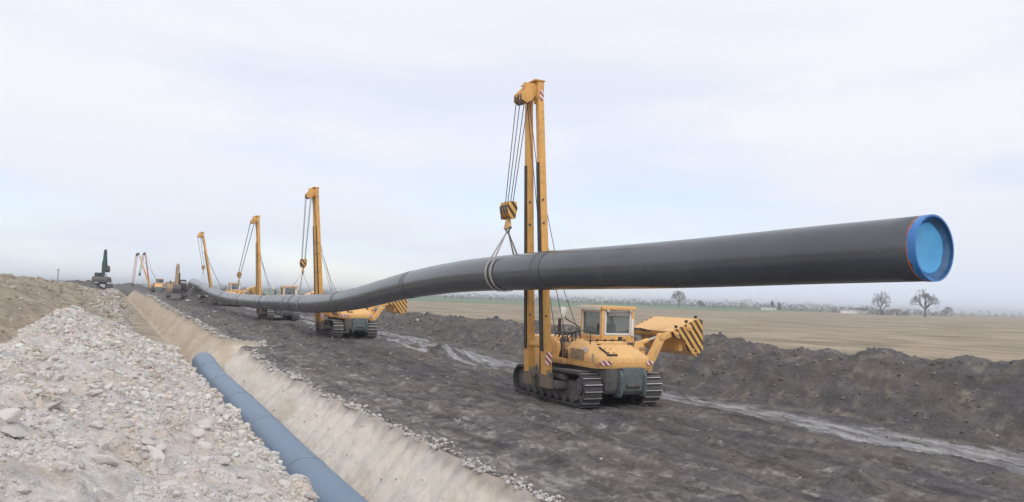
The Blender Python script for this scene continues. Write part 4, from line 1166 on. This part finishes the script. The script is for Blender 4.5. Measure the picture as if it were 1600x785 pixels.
def excavator(loc, rz, col, boom_col, pose, label, house_col=None, tilt=0):
    """pose: joint points (y, z) of boom foot, boom knee, boom end, stick end; faces local +y"""
    root = empty("excavator", loc, rz)
    for x in (-1.15, 1.15): far_track(root, x, 4.0, .9, .6, "mud")
    root_off = 2.0
    MB().cyl((0, 2.0, .8), (0, 2.0, 1.1), .7, 20).build("turntable", MAT["steel_dark"], root)
    h_ = MB().prism([(-.55, 1.1), (-.6, 1.7), (-.2, 2.2), (2.2, 2.1), (3.1, 1.6), (3.1, 1.1)], 'x', -1.35, 1.35).build("house", MAT[house_col or col], root, .08)
    c_ = MB().prism([(1.55, 1.15), (1.5, 2.9), (2.7, 2.95), (3.15, 2.2), (3.15, 1.15)], 'x', -1.38, -.45).build("cab", MAT["steel_dark"], root, .06)
    MB().box((-.92, 3.0, 2.25), (.75, .05, .9), Matrix.Rotation(.12, 3, 'X')).build("windscreen", MAT["sticker"], c_)
    MB().box((-1.39, 2.3, 2.35), (.03, .9, .8)).build("side_window", MAT["sticker"], c_)
    MB().cyl((.9, .3, 2.2), (.9, .3, 2.8), .07, 10).build("exhaust_pipe", MAT["steel_dark"], root)
    def arm(name, pts, w, d0, d1, mat):
        L = []
        n_ = len(pts)
        for i, p in enumerate(pts):
            q = pts[min(i + 1, n_ - 1)]; o_ = pts[max(i - 1, 0)]
            dy, dz = q[0] - o_[0], q[1] - o_[1]; l_ = math.hypot(dy, dz); ny, nz_ = -dz / l_, dy / l_
            d = d0 + (d1 - d0) * i / (n_ - 1)
            if 0 < i < n_ - 1: d = max(d0, d1) * 1.15
            L.append([Vector((x, p[0] + ny * d / 2 * k_, p[1] + nz_ * d / 2 * k_)) for x, k_ in ((-w / 2, -1), (w / 2, -1), (w / 2, 1), (-w / 2, 1))])
        return MB().loft(L).build(name, MAT[mat], root, .03)
    A, B, C_, D = pose
    bo = arm("boom", [A, ((A[0] * .5 + B[0] * .5), (A[1] * .5 + B[1] * .5)), B, C_], .55, .5, .38, boom_col)
    st = arm("stick", [(C_[0] + (C_[0] - D[0]) * .12, C_[1] + (C_[1] - D[1]) * .12), C_, D], .42, .4, .26, boom_col)
    MB().cyl((-.35, (A[0] + B[0]) / 2 + .5, A[1] - .1), (-.35, B[0], B[1] - .2), .09, 10).build("boom_ram", MAT["steel_dark"], bo)
    MB().cyl((0, B[0] + .05, B[1] + .3), (0, C_[0], C_[1] + .35), .09, 10).build("stick_ram", MAT["steel_dark"], bo)
    y, z = D
    bk = MB().prism([(y - .15, z + .15), (y + .35, z + .05), (y + .75, z - .45), (y + .55, z - 1.05), (y - .05, z - 1.15), (y - .55, z - .75), (y - .25, z - .35)], 'x', -.6, .6).build("bucket", MAT["mud"], root, .05)
    for x in (-.5, -.25, 0, .25, .5): MB().prism([(y - .5, z - .72), (y - .45, z - .86), (y - .8, z - .62)], 'x', x - .05, x + .05).build("bucket_tooth", MAT["steel_dark"], bk)
    return props(root, label, "excavator")
small_heap("soil_heap", 14.0, 138, 3.6, 27, 2.0, 311, "long dark soil heap below the rising end of the black pipe")
small_heap("soil_heap", -4.2, 171, 7, 17, 2.3, 315, "brown heap under the dark excavator left of the trench")
small_heap("soil_heap", 11.6, 176, 2.0, 7, 1.5, 321, "small dark heap on the trench edge beside the distant crane")
ez = float(h_ground(np.array(10.9), np.array(137.0)))
excavator((10.2, 139, ez + .25), R(177), "rust", "rust", [(2.4, 1.7), (3.0, 4.2), (3.9, 5.0), (4.7, 2.0)], "tan excavator with folded boom and raised bucket beside the trench")
excavator((-.9, 168, 2.45), R(-12), "teal", "teal", [(2.0, 2.0), (2.6, 5.2), (2.9, 7.0), (4.2, 4.2)], "dark teal excavator with upright boom on the heap left of the trench", "mud")

# white scraps of sheeting by the pipe
def scrap(x, y, z, sx, seed, label):
    r = random.Random(seed); b = MB(); n_ = 5
    vs = [(x + (i / (n_ - 1) - .5) * sx + r.gauss(0, sx * .07), y + (j / (n_ - 1) - .5) * sx * 1.4 + r.gauss(0, sx * .08), z + abs(r.gauss(0, .16)) + .04) for j in range(n_) for i in range(n_)]
    b.add(vs, [(j * n_ + i, j * n_ + i + 1, (j + 1) * n_ + i + 1, (j + 1) * n_ + i) for j in range(n_ - 1) for i in range(n_ - 1)])
    props(b.build("plastic_sheet", MAT["white_paint"], None, 0, False), label, "plastic sheet")

bpy.context.view_layer.update()
hp = [o for o in COL.objects if o.name.startswith("soil_heap")]
for x, y, sx, lab in ((12.9, 125.5, 1.5, "largest white plastic sheet scrap on dark soil under the pipe"), (12.3, 121.5, 1.0, "smaller white plastic scrap on dark soil under the pipe"), (11.2, 128.5, .8, "small white plastic scrap nearest the tan excavator")):
    zz_ = [float(h_ground(np.array(x), np.array(y)))]
    for o in hp:
        hit, p_, _, _ = o.ray_cast((x, y, 20), (0, 0, -1))
        if hit: zz_.append(p_.z)
    scrap(x, y, max(zz_), sx, int(y), lab)

# ------------------------------------------------------------------ distant countryside
def bare_tree(loc, H, Wd, seed, label, detail=1.0, cat="tree", fork=.22):
    r = random.Random(seed)
    root = empty("bare_tree", loc)
    trunk, crown = MB(), MB()
    def grow(p, d, l, rad, lev):
        q = p + d * l
        mid = (p + q) / 2 + Vector((r.gauss(0, .05), r.gauss(0, .05), r.gauss(0, .03))) * l
        (trunk if lev == 0 else crown).tube([p, mid, q], [rad, rad * .85, rad * .66], 5 if lev < 2 else 3)
        if lev >= 6: return
        nb = 7 if lev == 0 else 3 if lev < 5 else 2
        for i in range(nb):
            a = 2 * math.pi * (i + r.random() * .7) / nb
            sp = ((.15, .9, 1.5, .6, 1.8, 1.1, .4)[i] if lev == 0 else r.uniform(.35, .85))
            o_ = d.orthogonal().normalized(); s_ = d.cross(o_)
            nd = (d + (o_ * math.cos(a) + s_ * math.sin(a)) * sp + Vector((0, 0, .12))).normalized()
            st = p.lerp(q, r.uniform(.5, 1.0)) if i else q
            grow(st, nd, l * r.uniform(.62, .80) * (.95 if lev else .9), max(rad * .58, .028), lev + 1)
    grow(Vector((0, 0, -.3)), Vector((0, 0, 1)), H * fork, H * .024, 0)
    P_ = np.array(trunk.v + crown.v); f_ = (H / P_[:, 2].max(), H * .5 * Wd / max(np.abs(P_[:, :2]).max(), .1))
    for m_ in (trunk, crown): m_.v = [(v[0] * f_[1], v[1] * f_[1], v[2] * f_[0]) for v in m_.v]
    trunk.build("trunk", MAT["bark"], root); c_ = crown.build("crown", MAT["bark"], root, 0, False); c_["kind"] = "stuff"
    return props(root, label, cat, "bare trees at the far field edge")
MAT["bark"] = plain("grey_brown_bark", (.13, .115, .105), .9)
bare_tree((441, 315.5, 0), 17.5, 1.15, 4, "widest bare tree with dark trunk beside the open field, under the pipe end")
bare_tree((486.5, 382, 0), 17.5, .85, 9, "taller narrow bare tree above low scrub behind the white van")
bare_tree((424, 526, 0), 14.0, 1.0, 14, "rounded bare tree on the skyline over the nearest counterweight")
bare_tree((440, 518, 0), 6.5, 1.2, 15, "small faint bare tree next to the rounded skyline tree")
bare_tree((720, 492, 0), 9.0, 1.5, 25, "low spreading bare tree at the right end of the scrub belt")

def leaf_clumps(name, centers, sizes, cols, per, leaf, mat, label=None, cat=None, kind=None):
    """crowns of many small leaf faces scattered through each clump's volume"""
    n = len(centers); c = np.repeat(centers, per, 0); sz = np.repeat(sizes, per, 0); N = len(c)
    d = RNG.normal(0, 1, (N, 3)); d /= np.linalg.norm(d, axis=1)[:, None]; p = c + d * sz * RNG.uniform(.35, 1, (N, 1)) ** .6
    a = RNG.normal(0, 1, (N, 3)); b_ = RNG.normal(0, 1, (N, 3))
    a *= (leaf / np.linalg.norm(a, axis=1))[:, None]; b_ *= (leaf / np.linalg.norm(b_, axis=1))[:, None]
    V = np.stack([p - a, p + a, p + b_ * 1.2], 1).reshape(-1, 3); F = np.arange(N * 3).reshape(-1, 3)
    cc = np.repeat(np.repeat(cols, per, 0) * (1 + RNG.normal(0, .15, (N, 1))), 3, 0)
    o = link(name, np_mesh(name, V, F, mat, np.clip(cc, .01, .6), False)); props(o, label, cat, None, kind)
    return o
MAT["scrub"] = stone_mat("winter_scrub", True, None, .15)
belt = []
def add_belt(azs, ds, hs, step):
    pts = []
    for i in range(len(azs) - 1):
        m = max(2, int(abs(azs[i + 1] - azs[i]) * math.pi / 180 * ds[i] / step))
        for j in range(m):
            u = j / m; az_ = R(azs[i] * (1 - u) + azs[i + 1] * u); d_ = ds[i] * (1 - u) + ds[i + 1] * u + random.gauss(0, 9)
            h_ = (hs[i] * (1 - u) + hs[i + 1] * u) * max(.35, 1 + .45 * float(vnoise(np.array(az_ * 60), np.array(3.0), 7)) + random.gauss(0, .15))
            pts.append((math.sin(az_) * d_, math.cos(az_) * d_, h_))
    belt.extend(pts)
add_belt([4, 12, 20, 27, 34, 40, 47, 52, 56], [1100, 950, 800, 740, 720, 720, 700, 700, 740], [6.5, 6.5, 6.5, 6.5, 6.5, 6.5, 8, 7, 4.5], 3.4)
add_belt([50.6, 53.6], [585, 600], [6, 4.5], 3)
add_belt([36, 50], [820, 760], [9, 9], 7)
add_belt([54, 57, 63], [900, 1000, 1100], [7, 6, 5], 7)
add_belt([-12, -4, 4], [1500, 1300, 1200], [7, 7, 6], 8)
bp = np.array(belt)
ce = np.stack([bp[:, 0], bp[:, 1], bp[:, 2] * .36], -1); si = np.stack([bp[:, 2] * .55, bp[:, 2] * .55, bp[:, 2] * .5], -1)
mixc = RNG.uniform(0, 1, (len(bp), 1))
leaf_clumps("tree_belt", ce, si, np.array((.060, .056, .052)) * (1 - mixc) + np.array((.04, .052, .04)) * mixc, 110, .42, MAT["scrub"], None, None, "stuff")
for (x, y, h_, lab) in ((508, 506, 8.0, "dark pointed evergreen rising from the scrub belt"), (521, 511, 6.5, "second smaller dark evergreen beside the pointed one")):
    root = empty("evergreen_tree", (x, y, 0)); props(root, lab, "tree")
    MB().cyl((0, 0, -.2), (0, 0, h_ * .5), .25, 8, .1).build("trunk", MAT["bark"], root)
    zc = np.linspace(.15, .95, 9) * h_
    f_ = leaf_clumps("crown", np.stack([zc * 0, zc * 0, zc], -1), np.stack([(h_ - zc) * .32 + .2] * 2 + [zc * 0 + .7], -1), np.tile(np.array((.035, .055, .038)), (9, 1)), 90, .4, MAT["scrub"])
    f_.parent = root
def farm(x, y, w, d, h, rz, label, wall="white_paint", roof="rust"):
    root = empty("farm_building", (x, y, 0), rz); props(root, label, "farm building")
    MB().box((0, 0, h / 2 - .1), (w, d, h + .2)).build("wall", MAT[wall], root)
    MB().prism([(-d / 2 - .3, h), (d / 2 + .3, h), (0, h + d * .32)], 'x', -w / 2 - .2, w / 2 + .2).build("roof", MAT[roof], root)
    for i in range(3): MB().box((-w * .3 + i * w * .3, -d / 2 - .02, h * .5), (w * .09, .06, h * .35)).build("window", MAT["glass"], root)
farm(523, 431, 13, 6, 2.6, R(-45), "long low white farm building right of the van", "white_paint", "plate_grey")
farm(575, 438, 6, 5, 3.0, R(-45), "small white house beside the narrow bare tree", "white_paint", "rust")
farm(501, 532, 7, 6, 3.2, R(-40), "pale house among scrub left of the evergreens", "cream", "cream")
farm(491, 493, 12, 5, 2.2, R(-40), "low pale shed at the edge of the green field", "white_paint", "plate_grey")
# white van parked at the field edge
root = empty("parked_van", (398, 337.5, 0), R(-60)); props(root, "small white van parked at the far edge of the straw field", "van")
MB().prism([(-2.4, .35), (-2.4, 2.2), (1.2, 2.3), (1.9, 1.4), (2.5, 1.2), (2.6, .35)], 'y', -.95, .95).build("body", MAT["white_paint"], root, .08)
MB().box((1.58, 0, 1.85), (.06, 1.6, .7), Matrix.Rotation(-.6, 3, 'Y')).build("windscreen", MAT["glass"], root)
for x in (-1.6, 1.6):
    for y in (-.95, .95): MB().cyl((x, y - .1, .34), (x, y + .1, .34), .34, 14).build("wheel", MAT["steel_dark"], root)
root = empty("utility_pole", (-14.4, 310, 0)); props(root, "thin dark utility pole on the skyline above the brown mound", "pole")
MB().cyl((0, 0, -.3), (0, 0, 7.8), .16, 8, .11).build("post", MAT["bark"], root); MB().box((0, 0, 7.2), (1.4, .14, .14)).build("cross_arm", MAT["bark"], root)

# ------------------------------------------------------------------ haze
b = MB().box((0, 0, 0), (1, 1, 1))
hzm = bpy.data.materials.new("haze_air"); hzm.use_nodes = True
hzm.node_tree.nodes.clear()
vo = hzm.node_tree.nodes.new("ShaderNodeVolumePrincipled"); mo = hzm.node_tree.nodes.new("ShaderNodeOutputMaterial")
vo.inputs["Color"].default_value = (0.93, 0.96, 1.0, 1)
vo.inputs["Density"].default_value = 0.00052
hzm.node_tree.links.new(vo.outputs[0], mo.inputs["Volume"])
hzo = MB().box((0, 1900, 6.0), (8600, 4900, 19)).build("haze", hzm, None, 0, False)
props(hzo, kind="stuff")
